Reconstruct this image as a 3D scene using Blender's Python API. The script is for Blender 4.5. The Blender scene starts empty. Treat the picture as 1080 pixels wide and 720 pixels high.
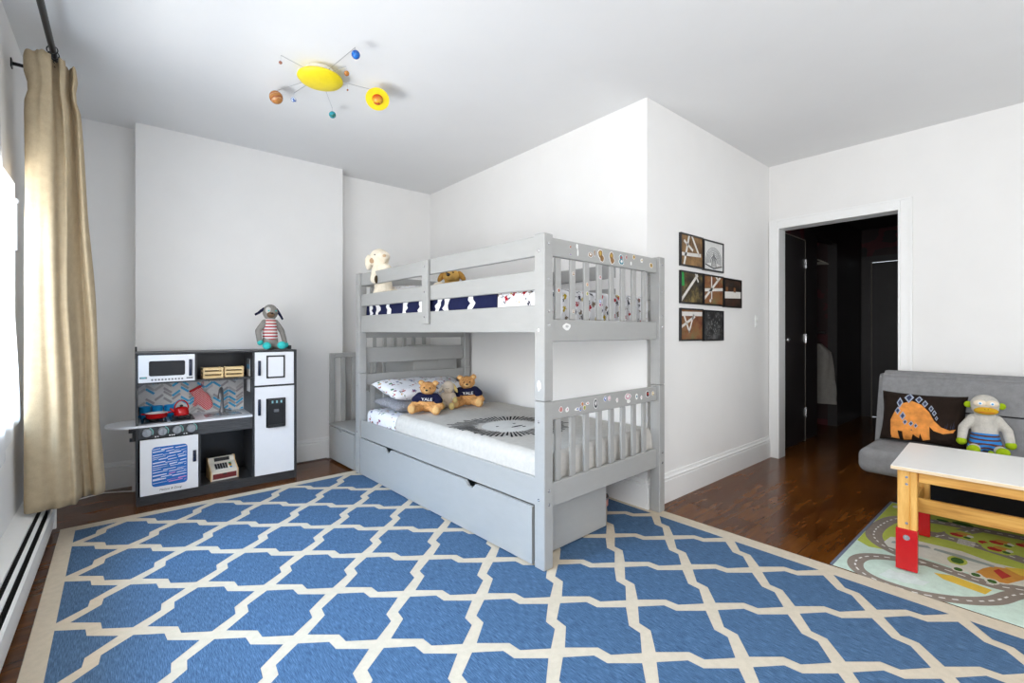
import bpy, bmesh, math, random
from mathutils import Matrix, Vector, noise
PI = math.pi
R = math.radians
S = bpy.context.scene
COL = S.collection

# ------------------------------------------------------------------ camera
cam_d = bpy.data.cameras.new('camera'); cam = bpy.data.objects.new('camera', cam_d); COL.objects.link(cam)
cam.location = (0, 0, 1.2)
cam.rotation_euler = (R(90), 0, R(49.8 - 90))
cam_d.sensor_width = 36; cam_d.lens = 484 / 1080 * 36
cam_d.shift_y = -10 / 1080
cam_d.clip_start = 0.02
S.camera = cam
# ------------------------------------------------------------------ world and lights
W = bpy.data.worlds.new('world'); S.world = W; W.use_nodes = True
bg = W.node_tree.nodes['Background']; bg.inputs[0].default_value = (.82, .91, 1, 1); bg.inputs[1].default_value = 2.2
S.view_settings.view_transform = 'Standard'; S.view_settings.look = 'None'
S.view_settings.gamma = 1; S.view_settings.use_curve_mapping = False
S.view_settings.exposure = .27
S.cycles.max_bounces = 10; S.cycles.diffuse_bounces = 7; S.cycles.glossy_bounces = 3
S.cycles.transparent_max_bounces = 12; S.cycles.use_denoising = True
S.cycles.sample_clamp_indirect = 6
def area(name, loc, target, sx, sy, power, col=(1, 1, 1)):
    l = bpy.data.lights.new(name, 'AREA'); l.shape = 'RECTANGLE'; l.size = sx; l.size_y = sy
    l.energy = power; l.color = col
    o = bpy.data.objects.new(name, l); COL.objects.link(o); o.location = loc
    o.rotation_euler = (Vector(target) - Vector(loc)).to_track_quat('-Z', 'Y').to_euler()
    return o
area('window_daylight', (-.74, 2.4, 1.35), (3, 2.5, 1.4), 2.4, 1.4, 62, (1, .985, .96))
sr = area('street_reflection', (-1.25, 2.55, .42), (2.7, 2.3, 2.15), .42, .16, 8.5, (1, .98, .95)); sr.data.spread = R(85)
area('sky_light', (-2.3, 2.3, 3.1), (1.1, 2.3, 0), 1.2, 1.2, 290, (.30, .60, 1))
area('near_fill_light', (-.74, -.05, 1.5), (3, .4, 1.4), 1.7, 1.8, 62, (1, .975, .945))  # added fill light in the unseen window beside the camera
area('rear_fill_light', (2.6, -1.9, 1.5), (2.6, 2, 1.5), 2.2, 1.7, 26, (1, .975, .945))  # added fill light in the unseen window behind the camera

# ------------------------------------------------------------------ helpers
def tag(o, label=None, cat=None, group=None, kind=None):
    if label: o['label'] = label
    if cat: o['category'] = cat
    if group: o['group'] = group
    if kind: o['kind'] = kind
    return o
def empty(name, loc=(0, 0, 0), rz=0, label=None, cat=None, group=None, rot=None):
    o = bpy.data.objects.new(name, None); COL.objects.link(o)
    o.location = loc; o.rotation_euler = rot if rot else (0, 0, rz); o.empty_display_size = .1
    return tag(o, label, cat, group)
def clip_poly(P, x0, y0, x1, y1):
    for ax, lim, sg in ((0, x0, 1), (0, x1, -1), (1, y0, 1), (1, y1, -1)):
        out = []
        for i in range(len(P)):
            a, b = P[i - 1], P[i]; da = (a[ax] - lim) * sg; db = (b[ax] - lim) * sg
            if (da < 0) != (db < 0):
                t = da / (da - db); out.append((a[0] + (b[0] - a[0]) * t, a[1] + (b[1] - a[1]) * t))
            if db >= 0: out.append(b)
        P = out
        if len(P) < 3: return []
    return P
class MB:
    def __init__(s): s.bm = bmesh.new(); s.uv = None
    def _mat(s, geom, mi):
        for f in {f for v in geom for f in v.link_faces}: f.material_index = mi
    def box(s, x0, y0, z0, x1, y1, z1, mi=0, bev=0, M=None, seg=1):
        m = Matrix.Translation(((x0 + x1) / 2, (y0 + y1) / 2, (z0 + z1) / 2)) @ Matrix.Diagonal((abs(x1 - x0), abs(y1 - y0), abs(z1 - z0), 1))
        r = bmesh.ops.create_cube(s.bm, size=1, matrix=m); vs = r['verts']; s._mat(vs, mi)
        if M is not None: bmesh.ops.transform(s.bm, matrix=M, verts=vs)
        if bev:
            es = list({e for v in vs for e in v.link_edges})
            bmesh.ops.bevel(s.bm, geom=es, offset=bev, segments=seg, affect='EDGES', profile=.5, clamp_overlap=True, material=-1)
        return s
    def ell(s, c, r, mi=0, rot=None, n=16):
        if not hasattr(r, '__len__'): r = (r, r, r)
        m = Matrix.Translation(c)
        if rot: m = m @ Matrix.Rotation(rot[2], 4, 'Z') @ Matrix.Rotation(rot[1], 4, 'Y') @ Matrix.Rotation(rot[0], 4, 'X')
        m = m @ Matrix.Diagonal((r[0], r[1], r[2], 1))
        v = bmesh.ops.create_uvsphere(s.bm, u_segments=n, v_segments=max(6, n * 2 // 3), radius=1, matrix=m)['verts']; s._mat(v, mi); return s
    def cone(s, a, b, r0, r1, mi=0, n=16, cap=True):
        a = Vector(a); b = Vector(b); d = b - a
        m = Matrix.Translation((a + b) / 2) @ d.to_track_quat('Z', 'Y').to_matrix().to_4x4()
        v = bmesh.ops.create_cone(s.bm, cap_ends=cap, cap_tris=False, segments=n, radius1=r0, radius2=r1, depth=d.length, matrix=m)['verts']; s._mat(v, mi); return s
    def cap(s, a, b, r0, r1, mi=0, n=14):     # capsule
        s.cone(a, b, r0, r1, mi, n); s.ell(a, r0, mi, n=n); s.ell(b, r1, mi, n=n); return s
    def tube(s, pts, r, mi=0, n=10, closed=False):
        P = [Vector(p) for p in pts]; rings = []
        up = None
        for i, p in enumerate(P):
            if closed: d = P[(i + 1) % len(P)] - P[i - 1]
            else: d = P[min(i + 1, len(P) - 1)] - P[max(i - 1, 0)]
            d.normalize()
            if up is None: up = Vector((0, 0, 1)) if abs(d.z) < .9 else Vector((1, 0, 0))
            x = d.cross(up).normalized(); y = x.cross(d).normalized(); up = y
            rr = r[i] if hasattr(r, '__len__') else r
            rings.append([s.bm.verts.new(p + x * math.cos(2 * PI * k / n) * rr + y * math.sin(2 * PI * k / n) * rr) for k in range(n)])
        m = len(rings)
        for i in range(m if closed else m - 1):
            A, B = rings[i], rings[(i + 1) % m]
            for k in range(n):
                f = s.bm.faces.new((A[k], A[(k + 1) % n], B[(k + 1) % n], B[k])); f.material_index = mi
        if not closed:
            for q in (rings[0][::-1], rings[-1]):
                f = s.bm.faces.new(q); f.material_index = mi
        return s
    def lathe(s, prof, c=(0, 0, 0), mi=0, n=28, M=None):
        c = Vector(c); rings = []
        for r, z in prof:
            if r < 1e-5: rings.append([s.bm.verts.new(c + Vector((0, 0, z)))])
            else: rings.append([s.bm.verts.new(c + Vector((r * math.cos(2 * PI * k / n), r * math.sin(2 * PI * k / n), z))) for k in range(n)])
        for A, B in zip(rings, rings[1:]):
            for k in range(n):
                a = [A[k % len(A)]] if len(A) == 1 else [A[k], A[(k + 1) % n]]
                b = [B[0]] if len(B) == 1 else [B[(k + 1) % n], B[k]]
                if len(a) + len(b) > 2: f = s.bm.faces.new(a + b); f.material_index = mi
        if M is not None: bmesh.ops.transform(s.bm, matrix=M, verts=[v for rg in rings for v in rg])
        return s
    def prism(s, poly, f3, t0, t1, mi=0):     # poly of 2D pts, f3(a,b,t)->3D
        A = [s.bm.verts.new(f3(a, b, t0)) for a, b in poly]; B = [s.bm.verts.new(f3(a, b, t1)) for a, b in poly]
        n = len(poly); fs = [s.bm.faces.new(A[::-1]), s.bm.faces.new(B)]
        for i in range(n): fs.append(s.bm.faces.new((A[i], A[(i + 1) % n], B[(i + 1) % n], B[i])))
        for f in fs: f.material_index = mi
        return s
    def poly(s, pts, mi=0):
        try:
            f = s.bm.faces.new([s.bm.verts.new(p) for p in pts]); f.material_index = mi
        except ValueError: pass
        return s
    def build(s, name, mats, parent=None, smooth=None, tri=False):
        bm = s.bm
        bmesh.ops.recalc_face_normals(bm, faces=bm.faces)
        if tri: bmesh.ops.triangulate(bm, faces=[f for f in bm.faces if len(f.verts) > 4])
        me = bpy.data.meshes.new(name); bm.to_mesh(me); bm.free()
        for m in (mats if isinstance(mats, (list, tuple)) else [mats]): me.materials.append(m)
        if smooth is not None:
            for p in me.polygons: p.use_smooth = True
            me.set_sharp_from_angle(angle=R(smooth))
        o = bpy.data.objects.new(name, me); COL.objects.link(o); o.parent = parent
        return o
def bake(o):
    dg = bpy.context.evaluated_depsgraph_get(); me = bpy.data.meshes.new_from_object(o.evaluated_get(dg), depsgraph=dg)
    o.modifiers.clear(); o.data = me; return o
CL = bpy.data.textures.new('fur_clouds', 'CLOUDS'); CL.noise_scale = .012; CL.noise_depth = 3
def soft(mb, name, m, parent, vox=.004, fur=.0, it=6):
    o = mb.build(name, m, parent)
    r = o.modifiers.new('r', 'REMESH'); r.mode = 'VOXEL'; r.voxel_size = vox
    k = o.modifiers.new('s', 'SMOOTH'); k.factor = .5; k.iterations = it
    if fur:
        d = o.modifiers.new('d', 'DISPLACE'); d.texture = CL; d.strength = fur; d.mid_level = .5
    bake(o)
    for p in o.data.polygons: p.use_smooth = True
    return o
def copy_tree(o, parent=None):
    c = o.copy(); COL.objects.link(c); c.parent = parent
    for ch in [x for x in bpy.data.objects if x.parent == o]: copy_tree(ch, c)
    return c
def text(name, body, size, m, parent, loc, rot, extrude=.0006, align='CENTER', shear=0):
    cu = bpy.data.curves.new(name, 'FONT'); cu.body = body; cu.size = size; cu.extrude = extrude; cu.align_x = align; cu.align_y = 'CENTER'; cu.shear = shear
    o = bpy.data.objects.new(name, cu); COL.objects.link(o)
    dg = bpy.context.evaluated_depsgraph_get(); me = bpy.data.meshes.new_from_object(o.evaluated_get(dg), depsgraph=dg)
    bpy.data.objects.remove(o); me.materials.clear(); me.materials.append(m)
    o = bpy.data.objects.new(name, me); COL.objects.link(o); o.parent = parent; o.location = loc; o.rotation_euler = rot
    return o

# ------------------------------------------------------------------ materials
def s2l(c): return tuple((x / 12.92 if x <= .04045 else ((x + .055) / 1.055) ** 2.4) for x in c)
class NT:
    def __init__(s, name):
        s.m = bpy.data.materials.new(name); s.m.use_nodes = True; s.t = s.m.node_tree; s.b = s.t.nodes['Principled BSDF']
    def n(s, typ, **kw):
        x = s.t.nodes.new(typ)
        for k, v in kw.items(): setattr(x, k, v)
        return x
    def l(s, a, b): s.t.links.new(a, b)
    def ramp(s, fac, stops, interp='LINEAR'):
        r = s.n('ShaderNodeValToRGB'); r.color_ramp.interpolation = interp; e = r.color_ramp.elements
        while len(e) > len(stops): e.remove(e[-1])
        while len(e) < len(stops): e.new(1)
        for q, (p, c) in zip(e, stops): q.position = p; q.color = (*c, 1)
        s.l(fac, r.inputs[0]); return r.outputs[0]
    def coord(s, sc=(1, 1, 1), rot=(0, 0, 0)):
        c = s.n('ShaderNodeTexCoord'); mp = s.n('ShaderNodeMapping'); mp.inputs['Scale'].default_value = sc; mp.inputs['Rotation'].default_value = rot
        s.l(c.outputs['Object'], mp.inputs[0]); return mp.outputs[0]
    def noise(s, v, scale, det=4, rough=.6):
        x = s.n('ShaderNodeTexNoise'); x.inputs['Scale'].default_value = scale; x.inputs['Detail'].default_value = det; x.inputs['Roughness'].default_value = rough
        s.l(v, x.inputs['Vector']); return x.outputs['Fac']
    def bump(s, h, strength, dist=.002):
        b = s.n('ShaderNodeBump'); b.inputs['Strength'].default_value = strength; b.inputs['Distance'].default_value = dist
        s.l(h, b.inputs['Height']); s.l(b.outputs[0], s.b.inputs['Normal'])
def plain(name, c, rough=.5, metal=0, var=.04, sc=30, bump=0, stretch=(1, 1, 1), spec=.5):
    """base colour (linear) with slight procedural variation"""
    N = NT(name); v = N.coord(stretch); f = N.noise(v, sc)
    col = N.ramp(f, [(.3, tuple(x * (1 - var) for x in c)), (.7, tuple(min(1, x * (1 + var)) for x in c))])
    N.l(col, N.b.inputs['Base Color']); N.b.inputs['Roughness'].default_value = rough; N.b.inputs['Metallic'].default_value = metal
    N.b.inputs['Specular IOR Level'].default_value = spec
    if bump: N.bump(f, bump)
    return N.m
def fabric(name, c, var=.12, sc=260, bump=.4, rough=.95, c2=None):
    N = NT(name); v = N.coord(); f = N.noise(v, sc, 3); g = N.noise(v, sc / 12, 3)
    mx = N.n('ShaderNodeMath', operation='ADD'); N.l(f, mx.inputs[0]); N.l(g, mx.inputs[1])
    hf = N.n('ShaderNodeMath', operation='MULTIPLY'); hf.inputs[1].default_value = .5; N.l(mx.outputs[0], hf.inputs[0])
    lo = c2 if c2 else tuple(x * (1 - var) for x in c)
    col = N.ramp(hf.outputs[0], [(.38, lo), (.62, tuple(min(1, x * (1 + var)) for x in c))])
    N.l(col, N.b.inputs['Base Color']); N.b.inputs['Roughness'].default_value = rough; N.b.inputs['Specular IOR Level'].default_value = .15
    N.bump(f, bump); return N.m
def wood(name, c1, c2, sc=(1, 12, 12), rough=.45, n=7):
    N = NT(name); v = N.coord(sc); f = N.noise(v, n, 6, .65)
    N.l(N.ramp(f, [(.3, c1), (.7, c2)]), N.b.inputs['Base Color']); N.b.inputs['Roughness'].default_value = rough; N.bump(f, .12); return N.m
def printed(name, base, cols, scale=16, thr=.3, dens=.55):
    """cloth with scattered small coloured motifs"""
    N = NT(name); v = N.coord(); nz = N.n('ShaderNodeTexNoise'); nz.inputs['Scale'].default_value = scale * 3.2; N.l(v, nz.inputs['Vector'])
    mixv = N.n('ShaderNodeMix', data_type='VECTOR'); mixv.inputs[0].default_value = .045
    N.l(v, mixv.inputs[4]); N.l(nz.outputs['Color'], mixv.inputs[5])
    vo = N.n('ShaderNodeTexVoronoi'); vo.inputs['Scale'].default_value = scale; N.l(mixv.outputs[1], vo.inputs['Vector'])
    sep = N.n('ShaderNodeSeparateColor'); N.l(vo.outputs['Color'], sep.inputs[0])
    n = len(cols); col = N.ramp(sep.outputs[0], [(i / n, c) for i, c in enumerate(cols)], 'CONSTANT')
    lt = N.n('ShaderNodeMath', operation='LESS_THAN'); lt.inputs[1].default_value = thr; N.l(vo.outputs['Distance'], lt.inputs[0])
    l2 = N.n('ShaderNodeMath', operation='LESS_THAN'); l2.inputs[1].default_value = dens; N.l(sep.outputs[1], l2.inputs[0])
    mu = N.n('ShaderNodeMath', operation='MULTIPLY'); N.l(lt.outputs[0], mu.inputs[0]); N.l(l2.outputs[0], mu.inputs[1])
    mx = N.n('ShaderNodeMix', data_type='RGBA'); N.l(mu.outputs[0], mx.inputs[0]); mx.inputs[6].default_value = (*base, 1); N.l(col, mx.inputs[7])
    N.l(mx.outputs[2], N.b.inputs['Base Color']); N.b.inputs['Roughness'].default_value = .9; N.b.inputs['Specular IOR Level'].default_value = .15
    N.bump(N.noise(v, 14, 3), .35, .01); return N.m
M = {}
M['wall'] = plain('wall_paint', (.80, .79, .775), .75, var=.012, sc=4, bump=.03)
M['ceiling'] = plain('ceiling_paint', (.76, .76, .76), .8, var=.012, sc=2.5)
M['trim'] = plain('white_trim_paint', (.84, .84, .83), .35, var=.01)
M['bed'] = plain('grey_bed_lacquer', (.365, .365, .355), .38, var=.025, sc=9, stretch=(1, 1, 3))
M['white_lam'] = plain('white_laminate', (.80, .81, .84), .3, var=.01)
M['char'] = wood('charcoal_woodgrain', (.016, .017, .019), (.055, .057, .062), (2, 2, 30), .4)
M['charh'] = wood('charcoal_woodgrain_horizontal', (.02, .021, .024), (.085, .088, .094), (2, 30, 40), .4)
M['black'] = plain('black_plastic', (.012, .012, .013), .3)
M['blackm'] = plain('black_metal', (.015, .015, .016), .35, metal=.4)
M['bluehandle'] = plain('dark_blue_black_handle', (.012, .018, .045), .25)
M['silver'] = plain('silver_plastic', (.42, .43, .45), .28, metal=.6)
M['steel'] = plain('steel', (.62, .62, .63), .25, metal=.9)
M['greyp'] = plain('grey_plastic', (.16, .165, .18), .35, metal=.2)
M['red'] = plain('red_enamel', (.48, .007, .009), .22)
M['bluecup'] = plain('blue_plastic', (.014, .36, .78), .3)
M['pine'] = wood('pale_pine', (.66, .40, .17), (.82, .58, .30))
M['pinecrate'] = wood('crate_wood', (.72, .50, .22), (.88, .70, .40))
M['navy'] = fabric('navy_cloth', (.012, .014, .045))
M['navyb'] = fabric('navy_fleece', (.012, .015, .055))
M['whitec'] = fabric('white_cloth', (.80, .80, .80), .04)
M['text_white'] = plain('white_lettering', (.85, .85, .85), .6)
M['text_dark'] = plain('dark_lettering', (.05, .05, .06), .6)
M['brown_eye'] = plain('dark_bead', (.012, .007, .004), .15)

# floor
N = NT('dark_oak_planks'); v = N.coord()
br = N.n('ShaderNodeTexBrick'); br.offset = .37; br.inputs['Scale'].default_value = 1; br.inputs['Brick Width'].default_value = 1.15
br.inputs['Row Height'].default_value = .15; br.inputs['Mortar Size'].default_value = .0014; br.inputs['Mortar Smooth'].default_value = .1
br.inputs['Color1'].default_value = (.2, .2, .2, 1); br.inputs['Color2'].default_value = (1, 1, 1, 1); br.inputs['Mortar'].default_value = (0, 0, 0, 1); br.inputs['Bias'].default_value = -.2
N.l(v, br.inputs['Vector'])
v2 = N.coord((1.0, 7, 1)); g = N.noise(v2, 2.6, 7, .6); g3 = N.noise(N.coord((1, 1.6, 1)), 4, 3)
mx = N.n('ShaderNodeMath', operation='MULTIPLY_ADD'); mx.inputs[1].default_value = .30; N.l(br.outputs['Color'], mx.inputs[0]); N.l(g, mx.inputs[2])
ad = N.n('ShaderNodeMath', operation='MULTIPLY_ADD'); ad.inputs[1].default_value = .12; N.l(g3, ad.inputs[0]); N.l(mx.outputs[0], ad.inputs[2])
col = N.ramp(ad.outputs[0], [(.32, (.034, .009, .0016)), (.60, (.088, .026, .0038)), (1.0, (.19, .064, .010))])
mm = N.n('ShaderNodeMix', data_type='RGBA'); N.l(br.outputs['Fac'], mm.inputs[0]); N.l(col, mm.inputs[6]); mm.inputs[7].default_value = (.008, .004, .002, 1)
N.l(mm.outputs[2], N.b.inputs['Base Color'])
N.l(N.ramp(g, [(.3, (.17,) * 3), (.7, (.26,) * 3)]), N.b.inputs['Roughness']); N.bump(g, .03); N.b.inputs['Specular IOR Level'].default_value = .24
M['floor'] = N.m
# rug
N = NT('blue_flatweave'); v = N.coord((420, 26, 1)); f = N.noise(v, 1, 3); g = N.noise(N.coord((350, 350, 1)), 1, 2)
ml = N.n('ShaderNodeMath', operation='MULTIPLY_ADD'); ml.inputs[1].default_value = .35; N.l(g, ml.inputs[0]); N.l(f, ml.inputs[2])
N.l(N.ramp(ml.outputs[0], [(.48, (.020, .053, .108)), (.66, (.042, .098, .188)), (.84, (.10, .185, .31))]), N.b.inputs['Base Color'])
N.b.inputs['Roughness'].default_value = .75; N.b.inputs['Specular IOR Level'].default_value = .35; N.bump(f, .35); M['rug_blue'] = N.m
M['rug_cream'] = fabric('cream_flatweave', (.55, .47, .36), .07, 420, .3, .85)
M['linen'] = fabric('beige_linen', (.47, .375, .245), .08, 300, .4)
M['linen_l'] = fabric('pale_lining', (.60, .57, .52), .05)
# sheer
N = NT('sheer_white'); t = N.t; out = [x for x in t.nodes if x.type == 'OUTPUT_MATERIAL'][0]
tr = N.n('ShaderNodeBsdfTranslucent'); tr.inputs[0].default_value = (.95, .96, .97, 1); tp = N.n('ShaderNodeBsdfTransparent'); df = N.n('ShaderNodeBsdfDiffuse'); df.inputs[0].default_value = (.9, .9, .9, 1)
m1 = N.n('ShaderNodeMixShader'); m1.inputs[0].default_value = .35; N.l(tr.outputs[0], m1.inputs[1]); N.l(df.outputs[0], m1.inputs[2])
m2 = N.n('ShaderNodeMixShader'); m2.inputs[0].default_value = .35; N.l(m1.outputs[0], m2.inputs[1]); N.l(tp.outputs[0], m2.inputs[2]); N.l(m2.outputs[0], out.inputs[0]); M['sheer'] = N.m
N = NT('window_glass'); t = N.t; out = [x for x in t.nodes if x.type == 'OUTPUT_MATERIAL'][0]
tp = N.n('ShaderNodeBsdfTransparent'); gl = N.n('ShaderNodeBsdfGlossy'); gl.inputs['Roughness'].default_value = .03
m1 = N.n('ShaderNodeMixShader'); m1.inputs[0].default_value = .06; N.l(tp.outputs[0], m1.inputs[1]); N.l(gl.outputs[0], m1.inputs[2]); N.l(m1.outputs[0], out.inputs[0]); M['glass'] = N.m
# damask wallpaper
N = NT('damask_wallpaper'); v = N.coord((1, 1, 1)); wv = N.n('ShaderNodeTexVoronoi', feature='SMOOTH_F1'); wv.inputs['Scale'].default_value = 2.6
nz = N.n('ShaderNodeTexNoise'); nz.inputs['Scale'].default_value = 9; N.l(v, nz.inputs['Vector']); mv = N.n('ShaderNodeMix', data_type='VECTOR'); mv.inputs[0].default_value = .12
N.l(v, mv.inputs[4]); N.l(nz.outputs['Color'], mv.inputs[5]); N.l(mv.outputs[1], wv.inputs['Vector'])
N.l(N.ramp(wv.outputs['Distance'], [(0, (0.018, 0.012, 0.012)), (.22, (0.018, 0.012, 0.012)), (.25, (0.085, 0.011, 0.016)), (.36, (0.085, 0.011, 0.016)), (.39, (0.034, 0.015, 0.015)), (.55, (0.034, 0.015, 0.015)), (.58, (0.07, 0.010, 0.014))], 'CONSTANT'), N.b.inputs['Base Color'])
N.b.inputs['Roughness'].default_value = .6; M['damask'] = N.m
M['hall'] = plain('dark_hall_paint', (.036, .031, .031), .45, var=.1, sc=5)
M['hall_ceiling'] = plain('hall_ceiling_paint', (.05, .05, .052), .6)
M['jamb_light'] = plain('pale_jamb_edge', (.30, .27, .23), .4)  # pale tone of the narrow strips along the hall doors
M['switch'] = plain('switch_plastic', (.8, .8, .78), .3)
M['sofa'] = fabric('grey_sofa_weave', (.225, .225, .23), .12, 330, .5)
M['sofa_dark'] = fabric('dark_sofa_base_shade', (.018, .018, .02))
M['whitetop'] = plain('white_table_laminate', (.80, .79, .76), .3, var=.01)
M['edge'] = plain('birch_edge', (.74, .58, .38), .5)

# ------------------------------------------------------------------ structure
H = 2.787
def struct(name, mb, m, smooth=None, parent=None):
    o = mb.build(name, m, parent, smooth)
    if parent is None: o['kind'] = 'structure'
    return o
XW, XB, YP, XD, YB, YR = -.45, 2.70, 1.78, 4.75, 4.66, -1.6
struct('floor', MB().box(-.7, -1.85, -.1, 8.3, 5.0, 0), M['floor'])
struct('ceiling', MB().box(-.7, -1.85, H, 4.87, 5.0, H + .1), M['ceiling'])
def wall_hole(name, mk, a0, a1, holes, m, z1=H):     # mk(mb,a0,a1,z0,z1)
    mb = MB(); a = a0
    for (h0, h1, z0, zt) in sorted(holes):
        mk(mb, a, h0, 0, z1)
        if z0 > 0: mk(mb, h0, h1, 0, z0)
        mk(mb, h0, h1, zt, z1); a = h1
    mk(mb, a, a1, 0, z1)
    bmesh.ops.remove_doubles(mb.bm, verts=mb.bm.verts, dist=1e-5)
    return struct(name, mb, m)
WIN = [(1.25, 3.62, .72, 2.0), (-.9, .8, .62, 2.42)]  # second opening is an unseen window, added to let in fill light
wall_hole('wall_left', lambda mb, a, b, z0, z1: mb.box(-.68, a, z0, XW, b, z1), YR, YB + .2, WIN, M['wall'])
struct('wall_back', MB().box(XW, YB, 0, XB + .15, YB + .2, H), M['wall'])
struct('wall_chimney_breast', MB().box(.065, 4.49, 0, 1.63, YB, H), M['wall'])
struct('wall_alcove', MB().box(XB, YP, 0, XB + .15, YB, H), M['wall'])
struct('wall_right', MB().box(XB + .15, YP, 0, XD + .12, YP + .15, H), M['wall'])
wall_hole('wall_doorway', lambda mb, a, b, z0, z1: mb.box(XD, a, z0, XD + .12, b, z1), YR, YP, [(.80, 1.70, 0, 2.19)], M['wall'])
wall_hole('wall_rear', lambda mb, a, b, z0, z1: mb.box(a, YR - .2, z0, b, YR, z1), XW - .2, XD + .12, [(1.5, 3.7, .7, 2.35)], M['wall'])
# baseboards
def baseboard(name, p, q, nrm, h=.2):
    p = Vector((*p, 0)); q = Vector((*q, 0)); nrm = Vector((*nrm, 0)); d = (q - p).normalized(); L = (q - p).length
    prof = [(0, 0), (.02, 0), (.02, h * .76), (.016, h * .78), (.016, h * .83), (.022, h * .845), (.022, h * .87), (.012, h * .9), (.009, h), (0, h)]
    mb = MB(); mb.prism(prof, lambda a, b, t: p + d * t + nrm * a + Vector((0, 0, b)), 0, L)
    return struct(name, mb, M['trim'])
baseboard('baseboard_alcove', (XB, YP + .0), (XB, YB), (-1, 0))
baseboard('baseboard_right', (XB - .02, YP), (XD - .0, YP), (0, -1))
baseboard('baseboard_back', (1.63, YB), (XB - .02, YB), (0, -1))
baseboard('baseboard_back_corner', (XW, YB), (.065, YB), (0, -1))
baseboard('baseboard_chimney', (.045, 4.49), (1.65, 4.49), (0, -1))
baseboard('baseboard_chimney_side', (1.63, 4.49), (1.63, YB - .02), (1, 0))
baseboard('baseboard_doorway', (XD, YR), (XD, .70), (-1, 0))
# door casing
mb = MB(); cw = .075
mb.box(XD - .018, .80 - cw, 0, XD, .80, 2.19 + cw, bev=.003); mb.box(XD - .018, 1.70, 0, XD, 1.70 + cw, 2.19 + cw, bev=.003); mb.box(XD - .018, .80, 2.19, XD, 1.70, 2.19 + cw, bev=.003)
mb.box(XD - .026, .80 - cw, 0, XD - .018, .80 - cw + .014, 2.19 + cw); mb.box(XD - .026, .80 - cw + .014, 2.19 + cw - .014, XD - .018, 1.70 + cw, 2.19 + cw)
mb.box(XD - .018, .80, 0, XD + .14, .812, 2.19); mb.box(XD - .018, 1.688, 0, XD + .14, 1.70, 2.19); mb.box(XD - .018, .812, 2.178, XD + .14, 1.688, 2.19)
struct('trim_doorway', mb, M['trim'])
# windows
for n, (a, b, z0, z1) in enumerate(WIN, 1):
    mb = MB(); x0, x1 = -.62, -.57
    mb.box(x0, a, z0, x1, a + .06, z1); mb.box(x0, b - .06, z0, x1, b, z1); mb.box(x0, a, z0, x1, b, z0 + .06); mb.box(x0, a, z1 - .06, x1, b, z1)
    mb.box(x0, a, (z0 + z1) / 2 - .025, x1, b, (z0 + z1) / 2 + .025); mb.box(x0, (a + b) / 2 - .03, z0, x1, (a + b) / 2 + .03, z1)
    w = struct('window_%d' % n, mb, M['trim'])
    struct('window_pane', MB().box(-.597, a + .05, z0 + .05, -.593, b - .05, z1 - .05), M['glass'], parent=w)
    struct('window_sill', MB().box(-.57, a - .0, z0 - .0, -.452, b, z0 + .02, bev=.004), M['trim'], parent=w)
mb = MB(); a, b, z0, z1 = 1.5, 3.7, .7, 2.35
for q in ((a, z0, a + .06, z1), (b - .06, z0, b, z1), (a, z0, b, z0 + .06), (a, z1 - .06, b, z1), ((a + b) / 2 - .03, z0, (a + b) / 2 + .03, z1)):
    mb.box(q[0], -1.76, q[1], q[2], -1.72, q[3])
w = struct('window_3', mb, M['trim']); struct('window_pane', MB().box(a + .05, -1.742, z0 + .05, b - .05, -1.738, z1 - .05), M['glass'], parent=w)  # unseen window, added for the fill light from the rear

# hallway beyond the doorway
HY, HX, HZ = 1.79, 8.08, 2.65
struct('hall_ceiling', MB().box(XD + .12, -.4, HZ, 8.3, 2.7, HZ + .1), M['hall_ceiling'])
mb = MB(); mb.box(XD + .12, HY, 0, 4.94, HY + .1, HZ); mb.box(4.94, HY, 2.215, 5.74, HY + .1, HZ, 1); mb.box(5.74, HY, 0, 6.17, HY + .1, HZ); mb.box(6.17, HY, 2.32, 6.92, HY + .1, HZ); mb.box(6.92, HY, 0, HX, HY + .1, HZ)
struct('wall_hall_left', mb, [M['hall'], M['damask']])
struct('wall_closet', MB().box(6.07, 2.5, 0, 7.04, 2.6, HZ), M['damask'])
struct('wall_closet_left', MB().box(6.07, HY + .1, 0, 6.17, 2.5, HZ), M['hall'])
struct('wall_closet_right', MB().box(6.92, HY + .1, 0, 7.04, 2.5, HZ), M['damask'])
struct('wall_hall_right', MB().box(XD + .12, -.3, 0, HX, -.2, HZ), M['hall'])
mb = MB(); mb.box(HX, -.2, 0, HX + .1, .86, HZ); mb.box(HX, 1.72, 0, HX + .1, HY, HZ); mb.box(HX, .86, 2.26, HX + .1, 1.72, HZ)
struct('wall_hall_end', mb, M['damask'])
mb = MB(); mb.box(HX - .02, .80, 0, HX, .88, 2.27); mb.box(HX - .02, 1.68, 0, HX, HY, 2.27); mb.box(HX - .02, .88, 2.19, HX, 1.68, 2.27)
struct('trim_hall_end', mb, M['hall'])
d3 = struct('door_3', MB().box(HX + .02, .88, .005, HX + .06, 1.68, 2.18, bev=.004), M['hall'])
struct('edge_strip', MB().box(HX - .006, 1.672, .0, HX + .02, 1.68, 2.19).box(HX - .006, .88, 2.182, HX + .02, 1.672, 2.19), M['jamb_light'], parent=d3)
d2 = struct('door_2', MB().box(4.95, HY - .012, .006, 5.73, HY + .03, 2.205, bev=.003), M['hall'])
struct('edge_strip', MB().box(5.732, HY - .014, 0, 5.744, HY + .0, 2.215).box(4.95, HY - .014, 2.207, 5.732, HY, 2.215), M['jamb_light'], parent=d2)
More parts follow.
